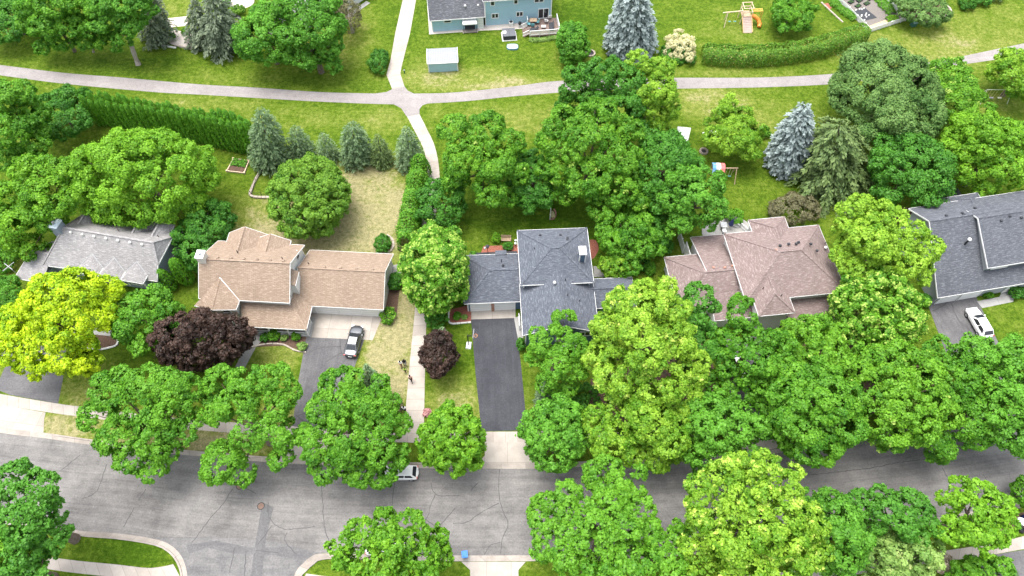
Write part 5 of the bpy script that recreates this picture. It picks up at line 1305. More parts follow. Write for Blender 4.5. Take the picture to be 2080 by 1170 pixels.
def car(name, label, loc, rz, paint, L_=4.6, W_=1.84, suv=True, sunroof=False, group=None, cat='car'):
    root = empty(name, loc, label, cat, rz, group)
    k, w = L_ / 4.6, W_ / 2
    st = [(-2.30, .76, .46, .84), (-2.20, .92, .34, .98), (-1.75, .985, .27, 1.02), (-.6, 1.0, .25, 1.00), (.6, 1.0, .25, .98), (1.15, .995, .26, .955), (1.75, .97, .28, .885), (2.12, .88, .32, .79), (2.30, .68, .42, .66)]
    mb = MB(); rings = []
    for x, f, zl, zb in st:
        ww = w * f
        half = [(ww * .80, zl), (ww * .985, zl + .10), (ww, zl + .30), (ww * .985, zb - .10), (ww * .90, zb), (ww * .45, zb + .035)]
        ring = [(x * k, -y, z) for y, z in half] + [(x * k, 0, zb + .045)] + [(x * k, y, z) for y, z in half[::-1]]
        rings.append(ring)
    n = len(rings[0])
    for a, b in zip(rings, rings[1:]):
        for i in range(n): mb.poly([a[i], b[i], b[(i + 1) % n], a[(i + 1) % n]])
    mb.poly(rings[0]); mb.poly(rings[-1][::-1])
    body = mb.build('body', paint, root, smooth=True); md = body.modifiers.new('sub', 'SUBSURF'); md.levels = md.render_levels = 1
    # cabin
    rr, br, zr = (-1.62, -2.10, 1.56) if suv else (-.85, -1.62, 1.42)
    fb, fr = 1.02, .32
    def ring(x0, x1, z, y): return [(x0 * k, -y, z), (x1 * k, -y, z), (x1 * k, y, z), (x0 * k, y, z)]
    lo = ring(br, fb, .98, w * .86); hi = ring(rr, fr, zr - .05, w * .68)
    mb = MB()
    for i in range(4): mb.poly([lo[i], lo[(i + 1) % 4], hi[(i + 1) % 4], hi[i]])
    tp = ring(rr + .06, fr - .08, zr, w * .60)
    for i in range(4): mb.poly([hi[i], hi[(i + 1) % 4], tp[(i + 1) % 4], tp[i]])
    mb.poly(tp)
    mb.build('cabin', paint, root, bevel=.03)
    V = lambda a, b, t: tuple(Vector(a).lerp(Vector(b), t))
    def pane(nm, a, b, c, d, i0=.07, i1=.10, out=(0, 0, 0)):
        q = []
        for u, v in ((i0, i1), (1 - i0, i1), (1 - i0, 1 - i1 * .6), (i0, 1 - i1 * .6)):
            p0, p1 = Vector(a).lerp(Vector(b), u), Vector(d).lerp(Vector(c), u); q.append(p0.lerp(p1, v) + Vector(out))
        g = MB(); g.poly(q); g.poly([p - Vector(out) * .8 for p in q][::-1]); return g.build(nm, M_GLASS, root, weld=False)
    pane('windscreen', lo[1], lo[2], hi[2], hi[1], .05, .06, (.012, 0, .012)); pane('rear_window', lo[3], lo[0], hi[0], hi[3], .07, .12, (-.012, 0, .012))
    for sgn, a, b, c, d in ((-1, lo[0], lo[1], hi[1], hi[0]), (1, lo[3], lo[2], hi[2], hi[3])):
        for u0, u1 in ((.10, .48), (.51, .90)):
            A, B_ = V(a, b, u0), V(a, b, u1); C2, D2 = V(d, c, u1), V(d, c, u0)
            pane('side_window', A, B_, C2, D2, .02, .10, (0, sgn * .014, .006))
    if sunroof:
        g = MB(); g.box((-.25 * k, 0, zr + .006), (.75, .80, .02)); g.build('sunroof', M_GREY, root)
    for x in (-1.42 * k, 1.42 * k):
        for y in (-1, 1):
            t = MB(); ctr = Vector((x, y * (w - .10), .34))
            pr = [(.20, -.11), (.32, -.11), (.345, -.07), (.345, .07), (.32, .115), (.20, .115)]
            rg = [[(ctr.x + r * math.cos(q), ctr.y + y * o, ctr.z + r * math.sin(q)) for q in [6.2832 * i / 18 for i in range(18)]] for r, o in pr]
            for a, b in zip(rg, rg[1:]):
                for i in range(18): t.poly([a[i], a[(i + 1) % 18], b[(i + 1) % 18], b[i]])
            wh = t.build('wheel', M_TYRE, root, smooth=True)
            r_ = MB(); r_.poly([(ctr.x + .22 * math.cos(6.2832 * i / 18), ctr.y + y * .100, ctr.z + .22 * math.sin(6.2832 * i / 18)) for i in range(18)])
            for i in range(5):
                q = 6.2832 * i / 5; r_.beam((ctr.x, ctr.y + y * .112, ctr.z), (ctr.x + .20 * math.cos(q), ctr.y + y * .106, ctr.z + .20 * math.sin(q)), .05, .02)
            r_.build('rim', M_RIM, wh, weld=False)
    for y in (-1, 1):
        m = MB(); m.box((2.10 * k, y * w * .68, .74), (.24, .34, .10)); m.build('headlight', M_LAMP, root, bevel=.02)
        m = MB(); m.box((-2.20 * k, y * w * .76, .90), (.12, .28, .16)); m.build('tail_light', M_TAIL, root, bevel=.02)
        m = MB(); m.box((.78 * k, y * (w + .08), 1.02), (.14, .20, .13)); m.build('mirror', paint, root, bevel=.03)
    m = MB(); m.box((-2.31 * k, 0, .62), (.05, .5, .13)); m.build('number_plate', M_WHITE, root)
    m = MB(); m.box((-2.27 * k, 0, .42), (.10, W_ * .72, .16)); m.box((2.26 * k, 0, .40), (.12, W_ * .62, .16)); m.build('bumper', M_BLACK, root, bevel=.02)
    return root

def heading(a, b): p, q = P(*a), P(*b); return math.atan2(q.y - p.y, q.x - p.x)
p = P(721, 697); car('parked_car', 'silver and black car parked on the old driveway of the tan house', (p.x, p.y, .03), heading((714, 718), (728, 664)), M_CARSILVER, 4.75, 1.86, suv=False)
p = P(1983, 660); car('parked_car', 'white wagon with a sunroof on the driveway of the blue grey house', (p.x, p.y, .03), heading((2000, 688), (1968, 632)), M_CARWHITE, 4.75, 1.88, sunroof=True)
p = P(815, 963); car('parked_car', 'white hatchback parked at the far kerb, half under a spreading street tree', (p.x, p.y, .012), math.pi, M_CARWHITE, 4.4, 1.80)
p = P(785, 1114); car('parked_car', 'white car at the near kerb, almost hidden by the bright green tree', (p.x, p.y, .012), 0.0, M_CARWHITE, 4.6, 1.82)
p = P(1500, 755); car('parked_car', 'white car glimpsed through the mid green tree, on the driveway of the brown house', (p.x, p.y, .03), R(97), M_CARWHITE, 4.6, 1.84)
p = P(-14, 524); tr = empty('trailer', (p.x, p.y, 0), 'white roofed trailer cut by the left edge', 'trailer', R(38))
m = MB(); m.box((0, 0, 1.35), (4.4, 2.1, 1.9)); m.build('body', M_WHITE, tr, bevel=.06)
m = MB(); m.box((0, 0, .38), (4.5, 1.9, .10)); m.beam((2.2, 0, .4), (3.3, 0, .4), .1, .1); m.build('chassis', M_BLACK, tr, weld=False)
for y in (-.95, .95):
    m = MB(); m.tube([(0, y - .1, .33), (0, y + .1, .33)], .33, 14); m.build('wheel', M_TYRE, tr)

# ================================================================== bins and street things
def bin_(label, px, col, h=1.05, rz=0.0, open_=False):
    p = P(*px); mt = plain(label[:18], col, .5, var=.08)
    r = empty('wheelie_bin', (p.x, p.y, .02), label, 'bin', rz)
    m = MB(); a, b = .27, .32
    lo = [(-a, -a, .06), (a, -a, .06), (a, a, .06), (-a, a, .06)]; hi = [(-b, -b - .02, h), (b, -b - .02, h), (b, b + .02, h), (-b, b + .02, h)]
    for i in range(4): m.poly([lo[i], lo[(i + 1) % 4], hi[(i + 1) % 4], hi[i]])
    m.poly(lo[::-1]); m.poly(hi); m.build('body', mt, r, bevel=.02)
    m = MB(); m.box((0, 0, h + .05), (b * 2 + .07, b * 2 + .12, .07)); m.box((0, -.02, h + .10), (.42, .44, .05)); m.build('lid', mt, r, bevel=.03)
    m = MB(); m.tube([(-.25, b + .07, h - .02), (.25, b + .07, h - .02)], .02, 6); m.build('handle', mt, r)
    for x in (-.27, .27):
        m = MB(); m.tube([(x - .03, .24, .12), (x + .03, .24, .12)], .12, 12); m.build('wheel', M_TYRE, r)
bin_('bright blue recycling bin standing at the near kerb', (945, 1129), (.06, .22, .62), rz=R(8))
bin_('dark blue wheelie bin at the right edge', (2079, 1052), (.02, .03, .16), rz=R(15))
p = P(2067, 1062); r = empty('water_drum', (p.x, p.y, 0), 'white oval lidded drum between the dark bins', 'drum', R(-30))
m = MB(); m.lathe((0, 0, 0), [(.36, 0), (.40, .1), (.42, .75), (.40, .80)], 18, sx=1.25); m.build('body', M_WHITE, r, smooth=True)
m = MB(); m.lathe((0, 0, .80), [(.44, 0), (.44, .05), (.30, .10), (.05, .11)], 18, sx=1.25); m.build('lid', M_WHITE, r)
p = P(2073, 1077); r = empty('refuse_sack', (p.x, p.y, 0), 'black refuse sack on the grass below the white drum', 'sack')
m = MB(); m.lathe((0, 0, 0), [(.22, 0), (.40, .12), (.42, .35), (.26, .58), (.08, .68), (.12, .76)], 14); m.build('sack', M_BLACK, r, smooth=True)
p = P(2041, 1044); r = empty('newspaper_box', (p.x, p.y, 0), 'small blue box half under the bright lime tree at the kerb', 'box')
m = MB(); m.box((0, 0, .25), (.5, .35, .5)); m.build('body', plain('blue tub', (.05, .16, .42), .5), r, bevel=.03); m = MB(); m.box((0, 0, .53), (.56, .4, .06)); m.build('lid', plain('blue tub lid', (.06, .2, .5), .5), r)
for (x, y), lab in (((530, 1028), 'rusty round manhole cover in the street below the airy tree'), ((487, 987), 'manhole cover half under the airy street tree')):
    p = P(x, y); r = empty('manhole_cover', (p.x, p.y, .008), lab, 'manhole cover')
    m = MB(); m.lathe((0, 0, 0), [(.36, 0), (.36, .012)], 24); m.build('lid', plain('rusty iron', (.20, .13, .10), .8), r)
    m = MB()
    for i in range(24):
        a, b = 6.2832 * i / 24, 6.2832 * (i + 1) / 24
        m.poly([(.37 * math.cos(a), .37 * math.sin(a), .01), (.45 * math.cos(a), .45 * math.sin(a), .01), (.45 * math.cos(b), .45 * math.sin(b), .01), (.37 * math.cos(b), .37 * math.sin(b), .01)])
    m.build('ring', M_BLACK, r)
p = P(1854, 52); r = empty('utility_box', (p.x, p.y, 0), 'small green utility box on the lawn by the fenced vegetable garden', 'utility box', R(15))
m = MB(); m.box((0, 0, .4), (.9, .8, .8)); m.build('body', plain('utility green', (.05, .15, .12), .5), r, bevel=.03); m = MB(); m.box((0, -.05, .83), (.98, .9, .08)); m.build('lid', plain('utility lid', (.16, .28, .27), .5), r)
p = P(822, 149); r = empty('utility_post', (p.x, p.y, 0), 'small dark green post beside the narrow concrete footpath', 'post')
m = MB(); m.tube([(0, 0, 0), (0, 0, .7)], .09, 8); m.build('post', plain('post green', (.03, .10, .06), .5), r); m = MB(); m.lathe((0, 0, .68), [(.12, 0), (.14, .08), (.05, .16)], 10); m.build('cap', M_GREY, r)

# basketball hoop
p = P(952, 702); r = empty('basketball_hoop', (p.x, p.y, 0), 'black basketball hoop on a white base at the left edge of the black driveway', 'basketball hoop', R(-5))
m = MB(); m.box((0, 0, .12), (.75, 1.1, .24), taper=.8); m.build('base', M_WHITE, r, bevel=.04)
m = MB(); m.tube([(0, 0, .2), (0, .1, 3.0)], .07, 10); m.tube([(0, .1, 2.9), (.75, .12, 3.1)], .05, 8); m.tube([(0, .1, 2.5), (.75, .12, 2.8)], .04, 8); m.build('pole', M_BLACK, r, weld=False)
m = MB(); m.box((.80, .12, 3.2), (.04, 1.35, .85)); bd = m.build('backboard', plain('clear backboard', (.45, .47, .48), .2), r)
m = MB()
for i in range(16):
    a, b = 6.2832 * i / 16, 6.2832 * (i + 1) / 16; m.beam((1.07 + .24 * math.cos(a), .12 + .24 * math.sin(a), 3.0), (1.07 + .24 * math.cos(b), .12 + .24 * math.sin(b), 3.0), .035, .035)
m.build('rim', M_ORANGE, r, weld=False)
m = MB()
for i in range(12):
    a = 6.2832 * i / 12; m.beam((1.07 + .23 * math.cos(a), .12 + .23 * math.sin(a), 2.98), (1.07 + .13 * math.cos(a + .3), .12 + .13 * math.sin(a + .3), 2.58), .02, .02)
m.build('net', M_WHITE, r, weld=False)

# ================================================================== play sets
# wooden play tower with ramp, swing beam and orange slide
p = P(1512, 48); r = empty('play_tower', (p.x, p.y, 0), 'wooden play tower with a plank ramp, swing beam and orange tube slide', 'playset', R(3))
m = MB()
for x in (-.85, .85):
    for y in (0, 1.7): m.beam((x, y, 0), (x, y, 3.3 if y else 2.5), .13, .13)
for x in (-.85, .85): m.beam((x, -.0, 2.4), (x, 1.7, 2.4), .09, .12); m.beam((x, 0, 3.2), (x, 1.7, 3.2), .09, .1)
for y in (0, 1.7): m.beam((-.9, y, 2.45), (.9, y, 2.45), .09, .12); m.beam((-1.0, y, 3.25), (1.0, y, 3.25), .1, .12)
m.build('frame', M_TIMBERP, r, weld=False)
m = MB(); m.box((0, .85, 1.5), (1.7, 1.7, .10)); m.build('platform', M_WOOD, r)
m = MB(); m.poly([(-.8, -.05, 1.5), (.8, -.05, 1.5), (.8, -2.6, .08), (-.8, -2.6, .08)][::-1]); m.poly([(-.8, -.05, 1.42), (.8, -.05, 1.42), (.8, -2.6, .0), (-.8, -2.6, .0)])
for k in range(9): q = k / 9; m.beam((-.75, -.15 - 2.4 * q, 1.5 - 1.38 * q), (.75, -.15 - 2.4 * q, 1.5 - 1.38 * q), .06, .05)
m.build('ramp', plain('grey pink planks', (.46, .36, .31), .8), r, weld=False)
m = MB()
for x in (-.85, .85): m.beam((x, -.05, 1.62), (x, -2.6, .18), .10, .16)
m.build('ramp_rail', M_CEDAR, r, weld=False)
m = MB(); m.beam((-.9, .3, 2.55), (-4.6, .1, 2.45), .14, .16); m.beam((-3.7, .1, 2.4), (-4.0, -.9, 0), .11, .11); m.beam((-3.7, .2, 2.4), (-3.5, 1.2, 0), .11, .11); m.build('swing_beam', M_TIMBERP, r, weld=False)
for x in (-1.9, -2.9):
    m = MB()
    for dx in (-.2, .2): m.beam((x + dx, .2, 2.45), (x + dx, .1, .55), .035, .035)
    m.build('swing_chain', plain('yellow chain', (.62, .48, .10), .6), r, weld=False)
    m = MB(); m.box((x, .1, .52), (.5, .2, .05)); m.build('swing_seat', M_TEAL, r)
m = MB()
for y in (.3, 1.0): m.beam((.9, y, 2.35), (2.9, y, 2.35), .09, .1)
for k in range(9): m.beam((1.0 + .22 * k, .3, 2.37), (1.0 + .22 * k, 1.0, 2.37), .06, .06)
for y in (.3, 1.0): m.beam((2.85, y, 2.35), (2.9, y, 0), .09, .09)
m.build('monkey_bars', plain('yellow timber', (.78, .50, .12), .7), r, weld=False)
m = MB(); m.tube([(.9, .2, 1.6), (1.5, .0, 1.45), (2.2, -.3, 1.0), (2.5, -.9, .5), (2.3, -1.4, .25)], [.34, .38, .38, .38, .36], 12); m.build('slide', M_ORANGE, r, weld=False)
# striped canopy play set
p = P(1450, 362); r = empty('play_set', (p.x, p.y, 0), 'play tower with a striped blue, white and red canopy and a swing beam', 'playset', R(-3))
m = MB()
for x in (-.75, .75):
    for y in (-.8, .8): m.beam((x, y, 0), (x, y, 2.7), .11, .11)
m.box((0, 0, 1.35), (1.6, 1.7, .10)); m.beam((-.75, 0, 3.2), (.75, 0, 3.2), .08, .08); m.build('frame', M_WOOD, r, weld=False)
can = [plain('canopy blue', (.12, .30, .55), .7), plain('canopy white', (.80, .79, .76), .7), plain('canopy red', (.70, .16, .16), .7), plain('canopy pale blue', (.45, .62, .72), .7)]
xs = [-.95, -.35, .30, .95]
for i, ci in enumerate((0, 1, 2)):
    m = MB(); x0, x1 = xs[i], xs[i + 1]
    for y0, z0, y1, z1 in ((-1.25, 2.15, -.55, 3.0), (-.55, 3.0, 0, 3.2), (0, 3.2, .55, 3.0), (.55, 3.0, 1.2, 2.2)):
        m.poly([(x0, y0, z0), (x1, y0, z0), (x1, y1, z1), (x0, y1, z1)]); m.poly([(x0, y0, z0 - .02), (x0, y1, z1 - .02), (x1, y1, z1 - .02), (x1, y0, z0 - .02)])
    m.build('canopy_stripe', can[ci], r, weld=False)
m = MB(); m.beam((.8, .1, 2.3), (3.2, .3, 2.25), .12, .14); m.beam((3.0, .3, 2.25), (3.1, -1.1, 0), .10, .10); m.beam((3.0, .35, 2.25), (3.1, 1.5, 0), .10, .10); m.build('swing_beam', M_WOOD, r, weld=False)
for x in (1.4, 2.3):
    m = MB()
    for dx in (-.2, .2): m.beam((x + dx, .25, 2.2), (x + dx, .15, .5), .035, .035)
    m.build('swing_chain', M_TIMBERP, r, weld=False); m = MB(); m.box((x, .15, .48), (.5, .2, .05)); m.build('swing_seat', M_TEAL, r)
# pale metal swing frame
p = P(2014, 203); r = empty('swing_set', (p.x, p.y, 0), 'pale metal swing frame on the lawn at the right', 'swing set')
m = MB(); m.tube([(-2.15, 0, 2.3), (2.15, 0, 2.3)], .05, 8)
for x in (-2.1, 2.1):
    for y in (-1.0, 1.0): m.tube([(x, 0, 2.3), (x * 1.08, y, 0)], .04, 8)
m.build('frame', plain('pale painted steel', (.55, .60, .50), .4), r, weld=False)
for x, mt in ((-1.5, M_TEAL), (-.4, plain('grey lilac plastic', (.40, .38, .45), .5)), (1.0, plain('cream plastic', (.72, .72, .55), .5))):
    m = MB()
    for dx in (-.25, .25): m.tube([(x + dx, 0, 2.28), (x + dx, -.05, .6)], .02, 5)
    m.build('swing_chain', plain('yellow rope', (.62, .55, .20), .7), r, weld=False); m = MB(); m.box((x, -.05, .55), (.60, .28, .12), taper=1.1); m.build('swing_seat', mt, r, bevel=.03)
# white goals
def goal(label, px, rz):
    p = P(*px); r = empty('football_goal', (p.x, p.y, 0), label, 'goal', rz)
    m = MB(); w, d, h = 1.05, 1.7, 1.5
    for x in (-w, w): m.tube([(x, 0, 0), (x, 0, h)], .05, 8); m.tube([(x, 0, h), (x * .82, d, 0)], .04, 8); m.tube([(x, 0, 0), (x * .82, d, 0)], .04, 8)
    m.tube([(-w, 0, h), (w, 0, h)], .05, 8); m.tube([(-w * .82, d, 0), (w * .82, d, 0)], .04, 8); m.build('frame', M_WHITE, r, weld=False)
    m = MB(); m.poly([(-w, .03, h), (w, .03, h), (w * .82, d, .04), (-w * .82, d, .04)])
    m.poly([(-w * .82, d, .02), (w * .82, d, .02), (w, .03, h - .02), (-w, .03, h - .02)])
    m.build('net', plain('white netting', (.74, .74, .76), .8), r, weld=False)
goal('white goal left of the crabapple, slanted net facing the lawn', (1386, 272), R(172)); goal('white goal half under the crabapple tree', (1444, 283), R(12))

# ================================================================== gardens and patios
def fire_ring(label, px, rad):
    p = P(*px); r = empty('fire_pit', (p.x, p.y, 0), label, 'fire pit')
    m = MB()
    for i in range(12):
        a = 6.2832 * i / 12; m.box((rad * math.cos(a), rad * math.sin(a), .12), (.28, .44, .24), a)
    m.build('stone_ring', M_STONE, r, weld=False)
    m = MB(); m.lathe((0, 0, .01), [(rad * .9, 0), (rad * .9, .02), (.05, .05)], 16); m.build('ash', M_BLACK, r)
fire_ring('stone fire ring right of the egg shaped green tree', (1199, 109), .75); fire_ring('brown fire ring on the lawn below the white goals', (1429, 308), .55)
# fenced vegetable garden
cor = [(1676, -22), (1765, 66), (1838, 42), (1789, -8), (1770, -30)]
pts = [P(*c) for c in cor]
r = empty('garden_fence', pts[1], 'low white picket fence around the vegetable garden at the top right', 'fence'); o0 = pts[1]
m = MB()
for a, b in zip(pts, pts[1:]):
    a, b = a - o0, b - o0; n_ = int((b - a).length / .26)
    for z in (.25, .75): m.beam((a.x, a.y, z), (b.x, b.y, z), .05, .10)
    for k in range(n_ + 1): q = a.lerp(b, k / n_); m.box((q.x, q.y, .5), (.20, .20, 1.0) if k % 9 == 0 else (.15, .06, .95), math.atan2(b.y - a.y, b.x - a.x))
m.build('pickets', M_WHITE, r, weld=False)
struct(sheet('garden_soil', [(1676, -22), (1765, 66), (1838, 42), (1789, -8), (1770, -30)], .012, M_GARDEN))
struct(sheet('straw_patch', [(1757, 56), (1800, 40), (1812, 46), (1768, 62)], .020, plain('straw', (.55, .42, .24), .9)))
p = P(1752, 30); r = empty('weed_tarp', (p.x, p.y, .02), 'black weed tarp held down with pale stones in the vegetable garden', 'tarp')
q = [P(x, y) - P(1752, 30) for x, y in ((1724, 27), (1755, 15), (1781, 36), (1750, 44))]
m = MB(); m.prism([(a.x, a.y) for a in q], .0, .04); m.build('tarp', M_CHAR, r)
m = MB()
for i in range(11):
    u, v = rnd.random(), rnd.random(); a = q[0].lerp(q[1], u).lerp(q[3].lerp(q[2], u), v); m.box((a.x, a.y, .1), (.30, .24, .14), rnd.random() * 3, taper=.7)
m.build('stone', M_PANEL, r, weld=False)['kind'] = 'stuff'
tp = [(1728, 5), (1745, 2), (1760, 8), (1742, 13), (1752, -3), (1735, -3), (1766, -2), (1718, -4)]
for i, (x, y) in enumerate(tp):
    p = P(x, y); r = empty('seed_tray', (p.x, p.y, .02), 'dark seedling tray in the vegetable garden', 'tray', R(35), group='seedling trays beyond the black tarp')
    m = MB(); m.box((0, 0, .12), (1.15, .75, .2)); m.build('tray', M_BLACK, r); n_ = 60
    leaf_object('seedlings', np.stack([RNG.uniform(-.55, .55, n_), RNG.uniform(-.35, .35, n_), RNG.uniform(.22, .3, n_)], 1), np.tile([0, 0, 1.0], (n_, 1)) + RNG.normal(0, .4, (n_, 3)), np.full(n_, .14), RNG.uniform(.1, .6, n_), L['deep'], r)
def plant_row(label, a, b, leafs, h=.6, w=.5, name='plant_row', cat='plant row'):
    hedge(label, [a, b], w, h, leafs, name=name, leaf=.22, clipped=False, cat=cat, bump=.3)
plant_row('leafy green rows along the right side of the vegetable garden', (1775, -12), (1812, 30), L['mid'], .7, 1.0)
plant_row('bright yellow green plants at the corner of the vegetable garden', (1800, 42), (1822, 38), L['lime'], .6, .7)
plant_row('greenery growing outside the left picket fence', (1688, 4), (1736, 42), L['mid'], .7, .8)
struct(sheet('mulch_bed', [(1672, 8), (1682, 6), (1690, 16), (1682, 20)], .016, M_MULCH))
def edging(label, line, hgt=.2, w=.3, mt=M_STONE, closed=False, name='stone_edging'):
    q = smooth_line([P(*a) for a in line], .45); o0 = q[0].copy(); r = empty(name, o0, label, 'edging'); m = MB()
    for a, b in zip(q, q[1:]):
        c = (a + b) / 2 - o0; m.box((c.x, c.y, hgt / 2 + rnd.uniform(-.02, .02)), ((b - a).length * .92, w * rnd.uniform(.85, 1.1), hgt), math.atan2(b.y - a.y, b.x - a.x))
    m.build('stones', mt, r, weld=False)
struct(sheet('mulch_bed', [(1832, 30), (1870, 44), (1925, 32), (1930, 20), (1914, 10), (1850, 5)], .014, M_SOIL))
edging('curved stone edging around the bed of the large dark bush', [(1850, 35), (1870, 45), (1900, 40), (1926, 30), (1929, 20), (1915, 9)], .3, .35)
edging('thin stone edging along the lawn beside the picket fence', [(1668, 5), (1690, 26), (1712, 46)], .15, .25)
edging('curved pale edging in front of the light grey house', [(158, 704), (200, 710), (236, 702), (240, 690)], .15, .25, M_PANEL)
edging('stone edging of the front bed at the tan house', [(512, 706), (540, 699), (575, 700), (600, 712), (622, 716)], .15, .22)
edging('round stone ring by the shrub behind the tan house', [(778, 514), (792, 512), (800, 498), (795, 484), (786, 478)], .2, .3)
edging('stone edging of the red mulch by the slate garage', [(912, 630), (913, 656), (935, 657), (957, 655)], .18, .22, M_PANEL)
edging('stone rim along the left side of the rock bed', [(335, 74), (350, 90), (390, 100)], .2, .3)
# timber raised bed
p = P(486, 338); r = empty('raised_bed', (p.x, p.y, 0), 'timber framed raised bed of green plants on the left back lawn', 'raised bed', R(-9))
q = [P(x, y) - P(486, 338) for x, y in ((462, 349), (497, 353), (507, 328), (475, 324))]; a9 = R(9); q = [Vector((v.x * math.cos(a9) - v.y * math.sin(a9), v.x * math.sin(a9) + v.y * math.cos(a9), 0)) for v in q]
m = MB()
for a, b in zip(q, q[1:] + q[:1]): m.beam((a.x, a.y, .15), (b.x, b.y, .15), .12, .3)
for a in q: m.box((a.x, a.y, .2), (.24, .24, .4))
m.build('frame', M_TIMBERP, r, weld=False); m = MB(); m.poly([(a.x * .96, a.y * .96, .22) for a in q]); m.build('soil', M_SOIL, r)
n_ = 420; u, v = RNG.random(n_), RNG.random(n_) * .55 + .42
pp = np.array([q[0].lerp(q[1], a).lerp(q[3].lerp(q[2], a), b)[:] for a, b in zip(u * .9 + .05, v)]); pp[:, 2] = RNG.uniform(.25, .6, n_)
leaf_object('plants', pp, np.tile([0, 0, 1.0], (n_, 1)) + RNG.normal(0, .5, (n_, 3)), RNG.uniform(.15, .3, n_), RNG.uniform(.2, .8, n_), L['cool'], r)
# stone edged plot
edging('stone edging of the grassy plot beside the round dense tree', [(537, 338), (522, 362), (512, 385), (509, 398), (525, 402), (548, 402)], .3, .35)
p = P(512, 396); r = empty('wire_fence', (p.x, p.y, 0), 'thin wire fence around the grassy plot behind the tan house', 'fence'); m = MB(); o0 = p
line = [P(x, y) - o0 for x, y in ((530, 345), (520, 368), (511, 396), (532, 398), (548, 398))]
for a, b in zip(line, line[1:]):
    for z in (.35, .75): m.tube([(a.x, a.y, z), (b.x, b.y, z)], .02, 5)
for a in line: m.tube([(a.x, a.y, 0), (a.x, a.y, 1.0)], .04, 6)
m.build('wire', M_BLACK, r, weld=False)
# bench, lantern, feeder behind the slate house
p = P(1028, 490); r = empty('garden_bench', (p.x, p.y, 0), 'weathered timber bench behind the slate garage', 'bench', R(178))
m = MB()
for k in range(4): m.box((0, -.22 + .14 * k, .45), (1.5, .11, .04))
m.build('seat', M_WOOD, r, weld=False); m = MB()
for k in range(4): m.box((0, -.32 - .02 * k, .58 + .13 * k), (1.5, .04, .10))
m.build('backrest', M_WOOD, r, weld=False)
for x in (-.68, .68):
    m = MB(); m.beam((x, -.3, 0), (x, -.36, 1.0), .07, .07); m.beam((x, .24, 0), (x, .24, .62), .07, .07); m.beam((x, -.3, .62), (x, .28, .62), .07, .05); m.build('leg', M_WOOD, r, weld=False)
p = P(991, 517); r = empty('bird_feeder', (p.x, p.y, 0), 'black feeder pole with hanging baskets beside the slate garage', 'bird feeder')
m = MB(); m.tube([(0, 0, 0), (0, 0, 2.0)], .04, 8); m.tube([(0, 0, 2.0), (-.3, 0, 2.1), (-.4, 0, 1.9)], .025, 6); m.build('pole', M_BLACK, r, weld=False)
m = MB(); m.lathe((0, 0, 1.9), [(.05, 0), (.25, .1), (.28, .3), (.1, .42)], 12); m.build('feeder', M_CHAR, r); m = MB(); m.lathe((-.35, .0, 1.45), [(.05, 0), (.16, .1), (.16, .35), (.05, .45)], 10); m.build('globe', M_PANEL, r)
for i, (x, y) in enumerate(((1047.5, 493), (1047, 499))):
    p = P(x, y); r = empty('garden_lantern', (p.x, p.y, 0), ('small white globe lantern near the back corner of the slate house', 'small cream lantern just below the white globe lantern')[i], 'lantern')
    m = MB(); m.tube([(0, 0, 0), (0, 0, .45)], .05, 8); m.build('post', M_BLACK, r); m = MB(); m.lathe((0, 0, .45), [(.08, 0), (.19, .1), (.19, .2), (.06, .32)], 12); m.build('globe', (M_WHITE, M_PANEL)[i], r)
# white rail fence seen end on
a, b = P(1117, 446), P(1122, 390); r = empty('rail_fence', a, 'short white rail fence running away behind the slate house', 'fence'); b = b - a; m = MB()
for z in (.4, 1.0): m.beam((0, 0, z), (b.x, b.y, z), .08, .14)
for k in range(5): q = b * (k / 4); m.beam((q.x, q.y, 0), (q.x, q.y, 1.25), .13, .13)
m.build('rails', M_WHITE, r, weld=False)
edging('brick edging of the small flower bed by the white rail fence', [(1117, 446), (1126, 444), (1129, 432), (1124, 425)], .15, .2, M_BRICK)
bush('cream flowering plants at the foot of the white rail fence', 1122, 436, 5, 8, L['cream'], h=.6)
a, b = P(1386, 514), P(1377, 484); r = empty('fence_panel', a, 'white fence panel standing left of the brown house', 'fence'); b = b - a; m = MB()
m.beam((0, 0, .9), (b.x, b.y, .9), .08, 1.7)
for k in range(3): q = b * (k / 2); m.beam((q.x, q.y, 0), (q.x, q.y, 1.9), .14, .14)
m.build('panel', M_WHITE, r, weld=False)
# round patio of the brown house
c0 = P(1480, 474); struct(sheet('patio', [(c0.x + 4.0 * math.cos(t), c0.y + 3.4 * math.sin(t)) for t in [6.2832 * i / 28 for i in range(28)]], .02, M_PAD, px=False))
def patio_chair(label, px, rz, mt, z=0.0, cat='chair'):
    p = P(*px, z); r = empty('patio_chair', (p.x, p.y, z), label, cat, rz)
    m = MB(); m.box((0, 0, .42), (.60, .60, .10)); m.build('seat', mt, r, bevel=.03); m = MB(); m.beam((0, .30, .45), (0, .38, 1.0), .60, .08); m.build('backrest', mt, r)
    for x in (-.26, .26):
        for y in (-.26, .26): m = MB(); m.beam((x, y, 0), (x, y, .40), .04, .04); m.build('leg', M_BLACK, r)
    return r
def round_table(label, px, rad, mt, z=0.0):
    p = P(*px, z); r = empty('patio_table', (p.x, p.y, z), label, 'table')
    m = MB(); m.lathe((0, 0, .70), [(rad, 0), (rad, .04)], 20); m.build('tabletop', mt, r)
    m = MB(); m.lathe((0, 0, 0), [(.25, 0), (.25, .03), (.05, .06), (.05, .70)], 12); m.build('base', M_BLACK, r)
